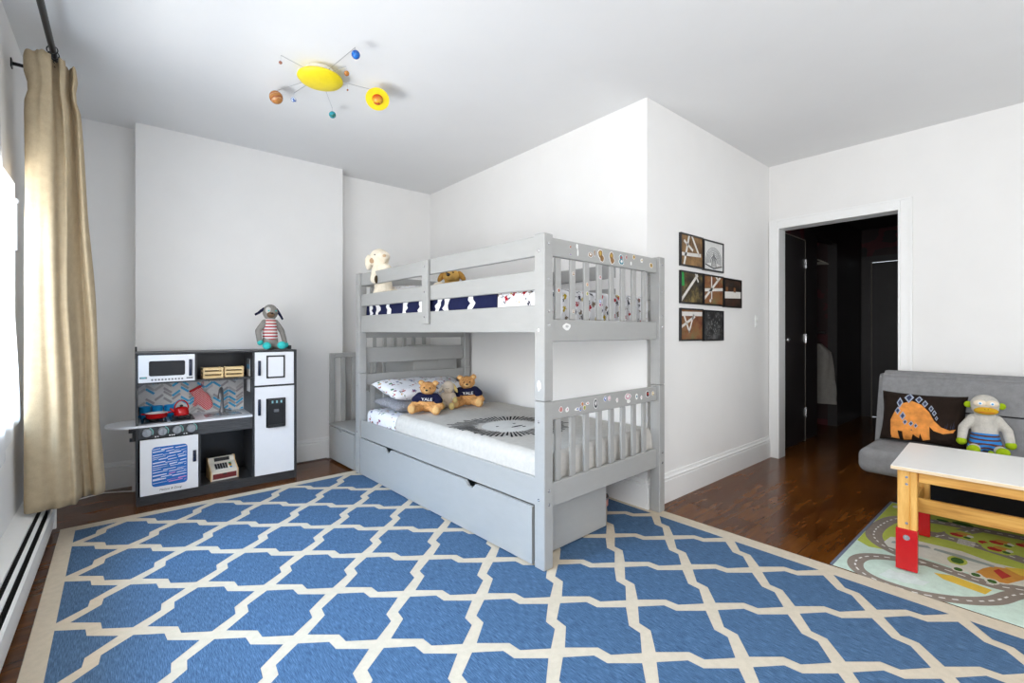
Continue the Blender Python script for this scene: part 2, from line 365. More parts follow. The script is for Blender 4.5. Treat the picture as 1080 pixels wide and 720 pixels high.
for z in (.32, 1.13, 1.95): struct('hinge', MB().box(5.70, HY - .02, z - .045, 5.75, HY - .012, z + .045).cone((5.735, HY - .022, z - .05), (5.735, HY - .022, z + .05), .007, .007, n=10), M['steel'], parent=d2)
mb = MB(); k = Matrix.Translation((5.06, HY - .012, 1.12)) @ Matrix.Rotation(R(90), 4, 'X')
mb.lathe([(0, 0), (.028, 0), (.028, .006), (.011, .01), (.011, .035), (.024, .045), (.028, .058), (.022, .07), (0, .074)], M=k)
struct('door_handle', mb, M['steel'], 40, parent=d2)
# closet contents
root = empty('closet_rail', (6.545, 2.10, 1.12), label='dark closet hanging rail with shelf above, in the hallway closet', cat='closet rail')
MB().cone((-.373, 0, 0), (.373, 0, 0), .015, .015).build('rail', M['blackm'], root, 40)
MB().box(-.373, -.19, .06, .373, .39, .085).build('shelf', M['hall'], root)
g = fabric('pale_garment_cloth', (.36, .34, .31), .08)
mb = MB(); rows = []
for i in range(15):
    z = 1.05 - i * .054; w = .03 + .12 * min(1, (i + .4) / 2.5) + .004 * i; row = []
    for j in range(28):
        t = 2 * PI * j / 28; rr = 1 + .10 * math.sin(5 * t + i * .3)
        row.append(mb.bm.verts.new((6.80 + math.cos(t) * .06 * rr, 1.975 + math.sin(t) * w * rr * (.6 if math.sin(t) > 0 else 1), z)))
    rows.append(row)
for A, B in zip(rows, rows[1:]):
    for j in range(28): mb.bm.faces.new((A[j], A[(j + 1) % 28], B[(j + 1) % 28], B[j]))
mb.bm.faces.new(rows[0]); mb.bm.faces.new(rows[-1][::-1])
o = mb.build('garment_bag', g, None, 60); tag(o, 'pale grey long garment hanging in the dark hallway closet', 'garment')
gk = None
for i in range(4):
    mb = MB(); x = 0
    mb.tube([(0, -.2, -.10), (0, 0, 0), (0, .2, -.10)], .006).tube([(0, -.2, -.10), (0, .2, -.10)], .005).tube([(0, 0, 0), (0, 0, .03), (0, .02, .05), (0, .04, .03)], .003)
    if gk is None: gk = mb.build('clothes_hanger', plain('pale_hanger', (.5, .47, .42), .4), None, 40); o = gk
    else: mb.bm.free(); o = gk.copy(); COL.objects.link(o)
    o.location = (6.60 + .07 * i, 2.05, 2.17); o.rotation_euler = (0, R(6 * i - 8), R(12 * i))
    tag(o, 'pale clothes hanger in the row hanging high in the hallway closet', 'hanger', 'empty hangers in the hallway closet')
root = empty('closet_top_rail', (6.545, 2.05, 2.228), label='thin dark upper rail holding hangers in the hallway closet', cat='closet rail')
MB().cone((-.373, 0, 0), (.373, 0, 0), .008, .008).build('rail', M['blackm'], root, 40)

# light switch
o = MB().box(4.42, YP - .008, 1.243, 4.485, YP, 1.353, bev=.003).build('light_switch', M['switch']); tag(o, 'white double light switch plate beside the doorway', 'light switch')
MB().box(4.440, YP - .013, 1.308, 4.465, YP - .008, 1.335, bev=.002).build('toggle', M['trim'], o); MB().box(4.440, YP - .013, 1.262, 4.465, YP - .008, 1.289, bev=.002).build('toggle', M['trim'], o)

# baseboard heater
o = empty('baseboard_heater', (0, 0, 0), label='long white baseboard heater with dark slotted top under the window', cat='heater')
MB().prism([(-.45, .02), (-.335, .02), (-.325, .03), (-.315, .165), (-.328, .165), (-.337, .04), (-.45, .03)], lambda a, b, t: (a, t, b), -1.3, 3.88).build('front_panel', M['trim'], o)
MB().prism([(-.45, .215), (-.45, .20), (-.374, .186), (-.374, .198)], lambda a, b, t: (a, t, b), -1.3, 3.88).build('top_cover', M['trim'], o)
MB().box(-.358, -1.3, .176, -.343, 3.88, .184).build('damper', M['trim'], o)
MB().box(-.45, 3.88, .015, -.312, 3.90, .215, bev=.004).build('end_cap', M['trim'], o)
mb = MB()
for i in range(170): mb.box(-.43, -1.25 + i * .03, .09, -.345, -1.247 + i * .03, .16)
mb.cone((-.39, -1.3, .12), (-.39, 3.87, .12), .012, .012, n=10)
f = mb.build('fins', plain('dark_fins', (.045, .043, .04), .5), o)

# curtain rod, rings, curtain
o = empty('curtain_rod', (-.275, 0, 2.62), label='black metal curtain rod running along the window under the ceiling', cat='curtain rod')
MB().cone((0, -1.0, 0), (0, 3.52, 0), .0135, .0135, n=16).build('pole', M['blackm'], o, 40)
MB().ell((0, 3.54, 0), .024).build('finial', M['blackm'], o, 60)
MB().box(-.175, 3.50, -.03, 0, 3.508, -.014).box(-.175, 3.485, -.045, -.17, 3.523, .0).build('bracket', M['blackm'], o)
rings = []
for i, y in enumerate((3.24, 3.30, 3.35, 3.41, 3.46)):
    r = MB().tube([(.021 * math.cos(t), 0, .021 * math.sin(t)) for t in [k * PI / 9 for k in range(18)]], .0025, closed=True, n=6)
    r.tube([(0, 0, -.021), (0, 0, -.034), (.006, 0, -.04)], .002, n=6)
    r = r.build('curtain_ring', M['blackm'], None, 60); r.location = (-.275, y, 2.612); r.rotation_euler = (0, R(3 * i), R(-12 + 6 * i))
    tag(r, 'black metal curtain ring on the rod above the beige curtain', 'curtain ring', 'rings holding the beige curtain')
# curtain cloth: folded plan curve, fanning out towards the hem
def curve_top(s):   # bunched
    return [(-.395, 3.42), (-.375, 3.30), (-.335, 3.27), (-.318, 3.245), (-.285, 3.26), (-.29, 3.33), (-.262, 3.345), (-.255, 3.29), (-.238, 3.30), (-.235, 3.37), (-.222, 3.40), (-.205, 3.345), (-.20, 3.42), (-.235, 3.47), (-.29, 3.48)]
def curve_bot(s):
    return [(-.412, 3.66), (-.402, 3.575), (-.35, 3.565), (-.31, 3.59), (-.27, 3.575), (-.235, 3.60), (-.213, 3.585), (-.205, 3.66), (-.198, 3.735), (-.178, 3.73), (-.155, 3.755), (-.125, 3.72), (-.097, 3.745), (-.11, 3.84), (-.20, 3.87)]
def smoothc(P, n):
    out = []
    m = len(P)
    for i in range(m - 1):
        p0, p1, p2, p3 = (Vector(P[max(i - 1, 0)]), Vector(P[i]), Vector(P[i + 1]), Vector(P[min(i + 2, m - 1)]))
        for k in range(n):
            t = k / n
            out.append(.5 * ((2 * p1) + (-p0 + p2) * t + (2 * p0 - 5 * p1 + 4 * p2 - p3) * t * t + (-p0 + 3 * p1 - 3 * p2 + p3) * t ** 3))
    out.append(Vector(P[-1])); return out
T = smoothc(curve_top(0), 7); B = smoothc(curve_bot(0), 7)
mb = MB(); rows = []; NR = 46
for i in range(NR + 1):
    q = i / NR; z = 2.60 - q * (2.60 - .222); w = min(1, max(0, (q * 1.02)) ** .75)
    w2 = w * (1 + .0)
    row = []
    for k, (a, b) in enumerate(zip(T, B)):
        p = a.lerp(b, w2); pin = math.exp(-((q - .055) / .02) ** 2) * .18
        cx = Vector((-.29, 3.36)).lerp(Vector((-.26, 3.68)), w); p = p + (cx - p) * pin
        nz = noise.noise(Vector((p.x * 9, p.y * 9, z * 1.7))) * .012 * min(1, q * 4)
        row.append(mb.bm.verts.new((p.x + nz, p.y + nz, z + .004 * math.sin(k * .9) * (i == 0))))
    rows.append(row)
for A, Bb in zip(rows, rows[1:]):
    for k in range(len(A) - 1): mb.bm.faces.new((A[k], A[k + 1], Bb[k + 1], Bb[k]))
o = mb.build('curtain', M['linen'], None, 180)
sm = o.modifiers.new('s', 'SOLIDIFY'); sm.thickness = .004; sm.offset = 0; bake(o)
tag(o, 'beige linen curtain gathered at the window corner, reaching to the heater', 'curtain')
# sheer panel added at the window, shaped to the bright washed-out area
mb = MB(); rows = []
prof = [(2.56, 3.03), (2.317, 3.09), (1.93, 3.20), (1.42, 3.50), (1.04, 3.66), (.76, 3.755)]
zz = []
for i in range(31):
    t = i / 30 * (len(prof) - 1); j = min(int(t), len(prof) - 2); f = t - j
    zz.append((prof[j][0] + (prof[j + 1][0] - prof[j][0]) * f, prof[j][1] + (prof[j + 1][1] - prof[j][1]) * f))
for z, ymax in zz:
    row = []
    for k in range(61):
        s_ = k / 60; y = 2.95 + (ymax - 2.95) * s_ * (1 if ymax > 3.2 else 1); zb = z
        if z < 1.1: zb = z - (1 - s_) * .75 * (1.1 - z)
        row.append(mb.bm.verts.new((-.438 + .006 * math.sin(s_ * 24) , y, zb)))
    rows.append(row)
for A, Bb in zip(rows, rows[1:]):
    for k in range(60): mb.bm.faces.new((A[k], A[k + 1], Bb[k + 1], Bb[k]))
o = mb.build('added_sheer', M['sheer'], None, 180); tag(o, 'white sheer panel added at the left window, shaped to the bright glare', 'curtain')
o = MB().tube([(-.405, 3.28, 1.83), (-.405, 3.283, 1.60)], .006, n=8).ell((-.405, 3.28, 1.84), .013).build('curtain_wand', M['trim'], None, 60); tag(o, 'thin white wand hanging in front of the sheer white panel', 'curtain wand')
# cable on floor in the corner
o = MB().tube([(-.36, 4.60, .008), (-.25, 4.50, .006), (-.12, 4.56, .006), (.0, 4.50, .006), (.05, 4.46, .008)], .004, n=8).build('power_cable', M['trim'], None, 60); tag(o, 'thin pale cable on the floor in the corner behind the curtain', 'cable')
o = MB().tube([(1.12, 4.46, .006), (1.3, 4.455, .006), (1.46, 4.458, .006), (1.475, 4.42, .006)], .004, n=8).build('power_cable', M['greyp'], None, 60); tag(o, 'thin dark cable along the baseboard between play kitchen and bed stairs', 'cable')

# ------------------------------------------------------------------ rug
RA = R(.57); hp = .2379
rug = empty('area_rug', (-.225, 3.798, 0), -0 + RA, 'large blue and cream trellis patterned flatweave rug on the dark floor', 'rug')
def q(k, m): return (k * hp, -m * hp)
x0, x1, y0, y1 = -.07, 12.42 * hp, -17.2 * hp, .35 * hp
mb = MB(); mb.box(x0, y0, .0005, x1, y1, .0075, bev=.002)
mb.build('rug_base', M['rug_cream'], rug)
mb = MB(); cell = [(0, .203), (.092, .135), (.097, .08), (.19, 0), (.097, -.08), (.092, -.135), (0, -.203), (-.092, -.135), (-.097, -.08), (-.19, 0), (-.097, .08), (-.092, .135)]
for i in range(-1, 14):
    for j in range(-1, 18):
        if (i + j) % 2 == 1: continue
        cx, cy = i * hp, -j * hp
        P = clip_poly([(cx + a * 1.02, cy + b * 1.02) for a, b in cell], .0, -16.75 * hp, 12 * hp, -.0 * hp)
        if len(P) > 2: mb.poly([(a, b, .0082) for a, b in P])
mb.build('blue_lattice', M['rug_blue'], rug, tri=True)

# ------------------------------------------------------------------ bunk bed
BA = R(2.25); BED = Vector((1.592, 1.636, 0)); BW, BL = 1.165, 2.21
BM_ = Matrix.Translation(BED) @ Matrix.Rotation(BA, 4, 'Z')
ZF = .0085
bed = empty('bunk_bed', (BED.x, BED.y, 0), BA, 'grey wooden bunk bed with guard rails and trundle drawer, standing on the rug', 'bunk bed')
pu, pv = .066, .07; b_ = .004
bolt_m = M['steel']
def bolt_u(v, z, par):   # on long side face u=0
    MB().cone((.002, v, z), (-.002, v, z), .0085, .0075, n=12).ell((-.001, v, z), (.003, .004, .004), n=8).build('bolt', bolt_m, par, 40)
def bolt_v(u, z, par, v=0):
    MB().cone((u, v + .002, z), (u, v - .002, z), .0085, .0075, n=12).ell((u, v - .001, z), (.004, .003, .004), n=8).build('bolt', bolt_m, par, 40)
for (u, v) in ((0, 0), (BW - pu, 0), (0, BL - pv), (BW - pu, BL - pv)):
    for k, (z0, z1) in enumerate(((ZF, .85), (.853, 1.695))):
        p = MB().box(u, v, z0, u + pu, v + pv, z1, bev=b_).build('post' if k == 0 else 'upper_post', M['bed'], bed)
        if v == 0:
            for z in ((.334, .403) if k == 0 else (1.235, 1.306, 1.469, 1.645)): bolt_v(u + .034, z, p)
        if u == 0:
            for z in ((.355, .748) if k == 0 else (1.21, 1.608)): bolt_u(v + .038, z, p)
    MB().cone((u + pu / 2, v + pv / 2, .82), (u + pu / 2, v + pv / 2, .88), .02, .02).build('joint_dowel', M['bed'], bed)
def rail(name, *a): return MB().box(*a, bev=b_).build(name, M['bed'], bed)
for s_ in (0, 1):          # front and wall side
    ua, ub = (.018, .042) if s_ == 0 else (BW - .042, BW - .018)
    rail('guard_rail', ua, pv, 1.587, ub, BL - pv, 1.69); rail('guard_rail', ua, pv, 1.415, ub, BL - pv, 1.515)
    rail('upper_side_rail', ua, pv, 1.197, ub, BL - pv, 1.338); rail('lower_side_rail', ua, pv, .312, ub, BL - pv, .455)
bt = rail('guard_batten', -.006, 1.067, 1.252, .018, 1.142, 1.682)
for z in (1.30, 1.47, 1.64): bolt_u(1.105, z, bt); 
for c in bpy.data.objects:
    if c.parent == bt: c.location.x = -.007
rail('bunk_base', .042, pv, 1.205, BW - .042, BL - pv, 1.225); rail('bunk_base', .042, pv, .325, BW - .042, BL - pv, .345)
STK = {}
def stk(c):
    if c not in STK: STK[c] = plain('sticker_%d' % len(STK), c, .35, var=.02)
    return STK[c]
WH, BRN, TEAL, RED_, GLD, BLU, PNK, BLK, GRN = (.8, .8, .78), (.26, .13, .035), (.03, .20, .26), (.5, .05, .03), (.5, .33, .06), (.03, .12, .45), (.6, .35, .42), (.02, .02, .03), (.15, .35, .1)
def blob(seed, n=11, j=.3):
    r = random.Random(seed); return [((1 - j * r.random()) * math.cos(2 * PI * k / n), (1 - j * r.random()) * math.sin(2 * PI * k / n)) for k in range(n)]
def sticker(par, u, z, w, h, c, seed, v=0, core=None):
    mb = MB(); f3 = lambda a, b, t: (a, t, b)
    mb.prism([(u + a * w * 1.25, z + b * h * 1.2) for a, b in blob(seed)], f3, v - .0012, v - .0002, 0)
    mb.prism([(u + a * w, z + b * h) for a, b in blob(seed)], f3, v - .0018, v - .0012, 1)
    if core: mb.prism([(u + a * w * .5, z + .1 * h + b * h * .5) for a, b in blob(seed + 3)], f3, v - .0024, v - .0018, 2)
    mb.build('sticker', [stk(WH), stk(c), stk(core or c)], par)
for v_ in (0, BL - pv):
    va, vb = v_ + .02, v_ + .046
    tr = rail('end_top_rail', pu, va, 1.588, BW - pu, vb, 1.684)
    br_ = rail('end_lower_rail', pu, va, 1.15, BW - pu, vb, 1.266)
    lt_ = rail('end_top_rail', pu, va, .748, BW - pu, vb, .842)
    lb_ = rail('end_lower_rail', pu, va, .305, BW - pu, vb, .428)
    sl = []
    for k in range(8):
        u = .113 + .118 * k
        sl.append(rail('slat', u, va + .005, 1.266, u + .044, vb - .004, 1.588)); rail('slat', u, va + .005, .428, u + .044, vb - .004, .748)
    if v_ == 0:
        vs = va
        for i, (u, z, w, h, c, co) in enumerate([(.222, 1.652, .006, .009, BRN, RED_), (.222, 1.612, .007, .004, BLU, RED_), (.277, 1.662, .008, .014, WH, None), (.283, 1.628, .006, .02, WH, None), (.392, 1.630, .018, .015, BRN, WH), (.43, 1.645, .006, .02, BRN, None),
                (.484, 1.645, .024, .028, BRN, GLD), (.500, 1.620, .02, .022, BRN, BRN), (.590, 1.645, .02, .024, BRN, GLD), (.60, 1.618, .022, .02, BRN, BRN), (.689, 1.645, .02, .02, TEAL, RED_), (.692, 1.622, .024, .022, TEAL, WH), (.745, 1.655, .008, .014, RED_, TEAL), (.827, 1.664, .014, .014, GLD, BRN),
                (.795, 1.622, .007, .012, WH, WH), (.915, 1.652, .014, .014, WH, GLD), (1.027, 1.632, .018, .018, GLD, BRN)]):
            sticker(tr, u, z, w, h, c, i, vs, co)
        sticker(br_, .193, 1.228, .028, .018, WH, 40, va, (.5, .5, .5))
        for i, (k, z, c, co) in enumerate([(1, 1.514, BRN, WH), (0, 1.416, BRN, RED_), (2, 1.464, GLD, PNK), (2, 1.412, GLD, GRN), (3, 1.513, PNK, BRN), (3, 1.355, RED_, BLU), (1, 1.311, BRN, WH), (3, 1.375, BLU, WH)]):
            sticker(sl[k], .135 + .118 * k, z, .010, .011, c, 60 + i, va + .005, co)
        for i, (u, z, w, h, c, co) in enumerate([(.146, .797, .014, .016, (.5, .2, .18), None), (.196, .790, .013, .014, WH, PNK), (.280, .784, .022, .008, WH, BLU), (.322, .806, .01, .011, RED_, GLD), (.340, .784, .012, .014, GLD, GRN), (.305, .782, .011, .012, BLU, GLD), (.368, .805, .014, .008, WH, RED_), (.440, .795, .016, .028, BLK, WH),
                (.530, .815, .013, .015, BLU, WH), (.570, .814, .012, .015, PNK, WH), (.648, .795, .010, .014, WH, PNK), (.760, .806, .032, .02, PNK, WH), (.768, .776, .018, .012, WH, WH), (.858, .795, .013, .018, WH, TEAL), (.912, .786, .009, .012, WH, PNK), (.985, .800, .02, .02, BLK, RED_), (1.05, .798, .012, .014, GLD, WH)]):
            sticker(lt_, u, z, w, h, c, 80 + i, va, co)
# horse sticker on the near post (long face)
mb = MB(); mb.prism([(.036 + a * .016, .93 + b * .034) for a, b in blob(7, 9, .45)], lambda a, b, t: (t, a, b), -.0003, -.0014); mb.build('sticker', stk(WH), bed)
# far-end handrail board of the stairs side
rail('end_panel_board', pu, BL - pv + .024, .935, BW - pu, BL - .02, 1.068)
# trundle drawer
tr = empty('trundle_drawer', (0, 0, 0)); tr.parent = bed
mb = MB(); nt = []
def notch_front(v0, v1, z0, z1, notches, w=.05, d=.028):
    P = [(v0, z0), (v1, z0), (v1, z1)]
    for n in sorted(notches, reverse=True): P += [(n + w, z1), (n + w * .42, z1 - d), (n - w * .42, z1 - d), (n - w, z1)]
    return P + [(v0, z1)]
mb.prism(notch_front(.087, 2.12, .016, .309, (.604, 1.638)), lambda a, b, t: (t, a, b), .0, .018)
fr = mb.build('front_panel', M['bed'], tr)
mb = MB(); mb.prism([(v, z) for v, z in notch_front(.087, 2.12, .302, .3035, (.604, 1.638), d=.0)[:3]] , lambda a, b, t: (t, a, b), .0, .001); mb.bm.free()
MB().box(.02, .108, .016, .665, .124, .272, bev=.003).build('end_panel', M['bed'], tr)
MB().box(.02, 2.07, .016, .665, 2.086, .272, bev=.003).build('end_panel', M['bed'], tr)
MB().box(.65, .125, .016, .665, 2.07, .272, bev=.003).build('back_panel', M['bed'], tr)
MB().box(.02, .125, .03, .65, 2.07, .042).build('bottom_panel', M['bed'], tr)
for u in (.05, .6): MB().cone((u, .3, .0135), (u, .33, .0135), .0045, .0045).build('caster', M['black'], tr)
# pink tin under the bed
P0 = BM_ @ Vector((.90, .42, ZF))
o = empty('round_tin', P0, label='round pink tin with dark rim lying under the bed beside the trundle', cat='tin')
MB().lathe([(0, 0), (.12, 0), (.127, .004), (.127, .055), (.123, .055), (.122, .012), (0, .012)], n=40).build('body', plain('pink_tin', (.55, .24, .18), .45), o, 40)
MB().lathe([(0, .03), (.121, .03), (.121, .040), (0, .044)], n=40).build('contents', plain('dark_contents', (.03, .03, .03), .6, sc=60, var=.5), o, 40)
MB().lathe([(.123, .05), (.129, .05), (.129, .06), (.123, .06), (.123, .05)], n=40).build('rim', M['greyp'], o, 40)

def B(u, v, z): return BM_ @ Vector((u, v, z))
PAT = [s2l(c) for c in ((.62, .2, .2), (.35, .36, .55), (.75, .6, .35), (.45, .42, .4), (.3, .45, .3), (.55, .3, .4))]
M['print'] = printed('printed_sheet', (.80, .80, .83), PAT, 25, .34, .8)
M['print2'] = printed('printed_upper_sheet', (.74, .74, .76), [s2l(c) for c in ((.6, .1, .15), (.1, .12, .2), (.7, .6, .1), (.25, .25, .3), (.5, .45, .4))], 26, .36, .8)
M['starry'] = printed('grey_star_print', (.25, .25, .27), [(.6, .6, .62)] * 2, 60, .28, .6)
M['cream_knit'] = fabric('oatmeal_knit', (.55, .525, .485), .07, 420, .45)
def mattress(name, z0, z1, m, label, r=.045):
    mb = MB(); mb.box(.056, .075, z0, BW - .056, BL - .075, z1, bev=r, seg=4)
    o = mb.build(name, m, None, 60); o.matrix_world = BM_; tag(o, label, 'mattress'); return o
mattress('mattress', .346, .545, M['print'], 'lower bunk mattress in a white fitted sheet with small coloured prints')
mattress('mattress', 1.226, 1.435, M['print2'], 'upper bunk mattress in a white sheet with colourful small print')
# cover draped over the mattress: profile across u, length along v
def drape(name, prof, v0, v1, nv, m, label, cat, amp=.006, thick=.008, hang=None, sag=0):
    mb = MB(); rows = []
    PP = smoothc(prof, 6)
    for i in range(nv + 1):
        v = v0 + (v1 - v0) * i / nv; row = []
        for k, p in enumerate(PP):
            n_ = noise.noise(Vector((p.x * 5, v * 5, p.y * 4 + 3))) * amp + noise.noise(Vector((p.x * 19, v * 19, p.y * 9))) * amp * .3
            zz_ = p.y + n_
            row.append(mb.bm.verts.new((p.x + n_ * .3, v + noise.noise(Vector((p.x * 7, 2, v))) * .01 * (i in (0, nv)), zz_)))
        if hang and i <= 3:
            pass
        rows.append(row)
    if hang:       # extra rows hanging down at the v0 end
        for j in (1, 2, 3, 4):
            row = []
            for k, p in enumerate(PP):
                if k == 0 or True:
                    z = p.y - min(1, j / 4 + .05 * (j > 1)) * max(0, (p.y - hang))
                    vv = v0 - .008 * (1 if j else 0) + .006 * math.sin(k * .8) * j / 4
                    row.append(mb.bm.verts.new((p.x, vv, z)))
            rows.insert(0, row)
    for A, C in zip(rows, rows[1:]):
        for k in range(len(A) - 1): mb.bm.faces.new((A[k], A[k + 1], C[k + 1], C[k]))
    o = mb.build(name, m, None, 180); o.matrix_world = BM_
    s = o.modifiers.new('s', 'SOLIDIFY'); s.thickness = thick; s.offset = 1 if False else 0; bake(o)
    for p in o.data.polygons: p.use_smooth = True
    tag(o, label, cat); return o
ztop = .562
bl = drape('blanket', [(.050, .40), (.050, .47), (.056, .525), (.09, ztop - .004), (.16, ztop), (.5, ztop + .004), (.9, ztop), (1.07, ztop - .002), (1.108, .53), (1.113, .45)], .072, 1.60, 90, M['cream_knit'],
           'oatmeal knitted blanket with a black lion face on the lower bunk', 'blanket', .007, .008, hang=.40)
# lion print
mb = MB(); rnd = random.Random(4); cu_, cv_ = .415, .72
def lz(u, v): return ztop + .012
def seg2(a0, r0, r1, w, mi=0, n=4):
    pts = []
    for k in range(n + 1):
        r_ = r0 + (r1 - r0) * k / n; ww = w * (.55 + .45 * k / n)
        c, s = math.cos(a0), math.sin(a0); pts.append(((cu_ + c * r_ - s * ww, cv_ + (s * r_ + c * ww)), (cu_ + c * r_ + s * ww, cv_ + (s * r_ - c * ww))))
    for A, C in zip(pts, pts[1:]): mb.poly([(*A[0], 0), (*A[1], 0), (*C[1], 0), (*C[0], 0)], mi)
for k in range(64):
    a = 2 * PI * k / 64 + rnd.uniform(-.012, .012); q_ = 1.03 + .15 * math.cos(2 * (a - R(146))); r0 = (.195 + rnd.uniform(-.012, .02)) * q_; r1 = (.345 + rnd.uniform(-.03, .03)) * q_; r1 = min(r1, (cu_ - .105 + rnd.uniform(-.01, .01)) / max(1e-3, -math.cos(a))) if math.cos(a) < 0 else r1; r0 = min(r0, r1 - .10)
    seg2(a, r0, r1, .0075)
def disc(cu, cv, ru_, rv_, a=0, n=14, mi=0):
    P = []
    for k in range(n):
        x, y = ru_ * math.cos(2 * PI * k / n), rv_ * math.sin(2 * PI * k / n); P.append((cu + x * math.cos(a) - y * math.sin(a), cv + x * math.sin(a) + y * math.cos(a), 0))
    mb.poly(P, mi)
disc(.345, .76, .011, .011); disc(.475, .735, .011, .011); disc(.43, .655, .048, .012, R(-8)); disc(.455, .615, .016, .009)
for k in range(24):
    a0, a1 = 2 * PI * k / 24, 2 * PI * (k + 1) / 24
    mb.poly([(cu_, cv_, -.0008), (cu_ + .185 * math.cos(a0), cv_ + .185 * math.sin(a0), -.0008), (cu_ + .185 * math.cos(a1), cv_ + .185 * math.sin(a1), -.0008)], 1)
from mathutils.bvhtree import BVHTree
tmp = bmesh.new(); tmp.from_mesh(bl.data); bv = BVHTree.FromBMesh(tmp)
bmesh.ops.subdivide_edges(mb.bm, edges=mb.bm.edges, cuts=2, use_grid_fill=True)
for v_ in mb.bm.verts:
    off = v_.co.z; h = bv.ray_cast(Vector((v_.co.x, v_.co.y, 1)), Vector((0, 0, -1)))
    v_.co.z = (h[0].z if h[0] else .57) + .0022 + off
tmp.free()
o = mb.build('lion_print', [fabric('black_knit', (.015, .015, .017)), fabric('pale_knit', (.70, .69, .66), .05)], None); o.parent = bl
# upper navy blanket with white jagged bands
nb = drape('blanket', [(.050, 1.25), (.050, 1.38), (.059, 1.43), (.10, 1.455), (.5, 1.458), (1.05, 1.455), (1.108, 1.43), (1.113, 1.38), (1.113, 1.3)], .42, 2.10, 70, M['navyb'], 'navy fleece blanket with white jagged shapes on the upper bunk', 'blanket', .006, .008)
tmp = bmesh.new(); tmp.from_mesh(nb.data); bv = BVHTree.FromBMesh(tmp); rnd = random.Random(9)
for v0 in (.66, .93, 1.02, 1.24, 1.46, 1.72, 1.90, 2.02):
    mb = MB(); L, Rr = [], []
    for k in range(9):
        z = 1.27 + k * .021; j = rnd.uniform(-.02, .02); w = .018 + .02 * rnd.random(); L.append((v0 + j - .06 * (z - 1.27) - w, z)); Rr.append((v0 + j - .06 * (z - 1.27) + w, z))
    Lv = [mb.bm.verts.new((-1, *p)) for p in L]; Rv = [mb.bm.verts.new((-1, *p)) for p in Rr]
    for k in range(8): mb.bm.faces.new((Lv[k], Rv[k], Rv[k + 1], Lv[k + 1]))
    for v_ in mb.bm.verts:
        h = bv.ray_cast(v_.co, Vector((1, 0, 0))); v_.co.x = (h[0].x if h[0] else .05) - .0015
    mb.build('white_shape', M['whitec'], nb)
tmp.free()
# pillows
def pillow(name, loc, rot, L, Wd, T, m, label, seed=0, parts=None):
    mb = MB(); n = 22; gr = {}
    for sgn in (1, -1):
        for i in range(n + 1):
            for j in range(n + 1):
                a, b = i / n * 2 - 1, j / n * 2 - 1
                if sgn == -1 and (abs(a) == 1 or abs(b) == 1): gr[(sgn, i, j)] = gr[(1, i, j)]; continue
                pin = 1 - .07 * (a * a) * (1 - b * b) * 0 ; e = (1 - a ** 4) * (1 - b ** 4)
                x = a * L / 2 * (1 - .06 * (1 - b * b) * abs(a)); y = b * Wd / 2 * (1 - .08 * (1 - a * a) * abs(b))
                z = sgn * T / 2 * max(0, e) ** .55 + noise.noise(Vector((a * 2 + seed, b * 2, sgn))) * .012
                gr[(sgn, i, j)] = mb.bm.verts.new((x, y, z))
        for i in range(n):
            for j in range(n): mb.bm.faces.new((gr[(sgn, i, j)], gr[(sgn, i + 1, j)], gr[(sgn, i + 1, j + 1)], gr[(sgn, i, j + 1)]))
    o = mb.build(name, m, None, 180); o.location = loc; o.rotation_euler = rot; tag(o, label, 'pillow'); return o
pillow('pillow', B(.44, 1.885, .603), (R(3), 0, BA), .70, .42, .10, M['starry'], 'grey starry pillow underneath the white printed pillow on the lower bunk', 1)
pillow('pillow', B(.50, 1.90, .712), (R(10), R(1), BA), .84, .44, .13, M['print'], 'white printed pillow on top of the grey one on the lower bunk', 5)
pillow('pillow', B(.55, 1.90, 1.535), (R(8), 0, BA), .74, .42, .12, M['print2'], 'white printed pillow at the far end of the upper bunk', 9)

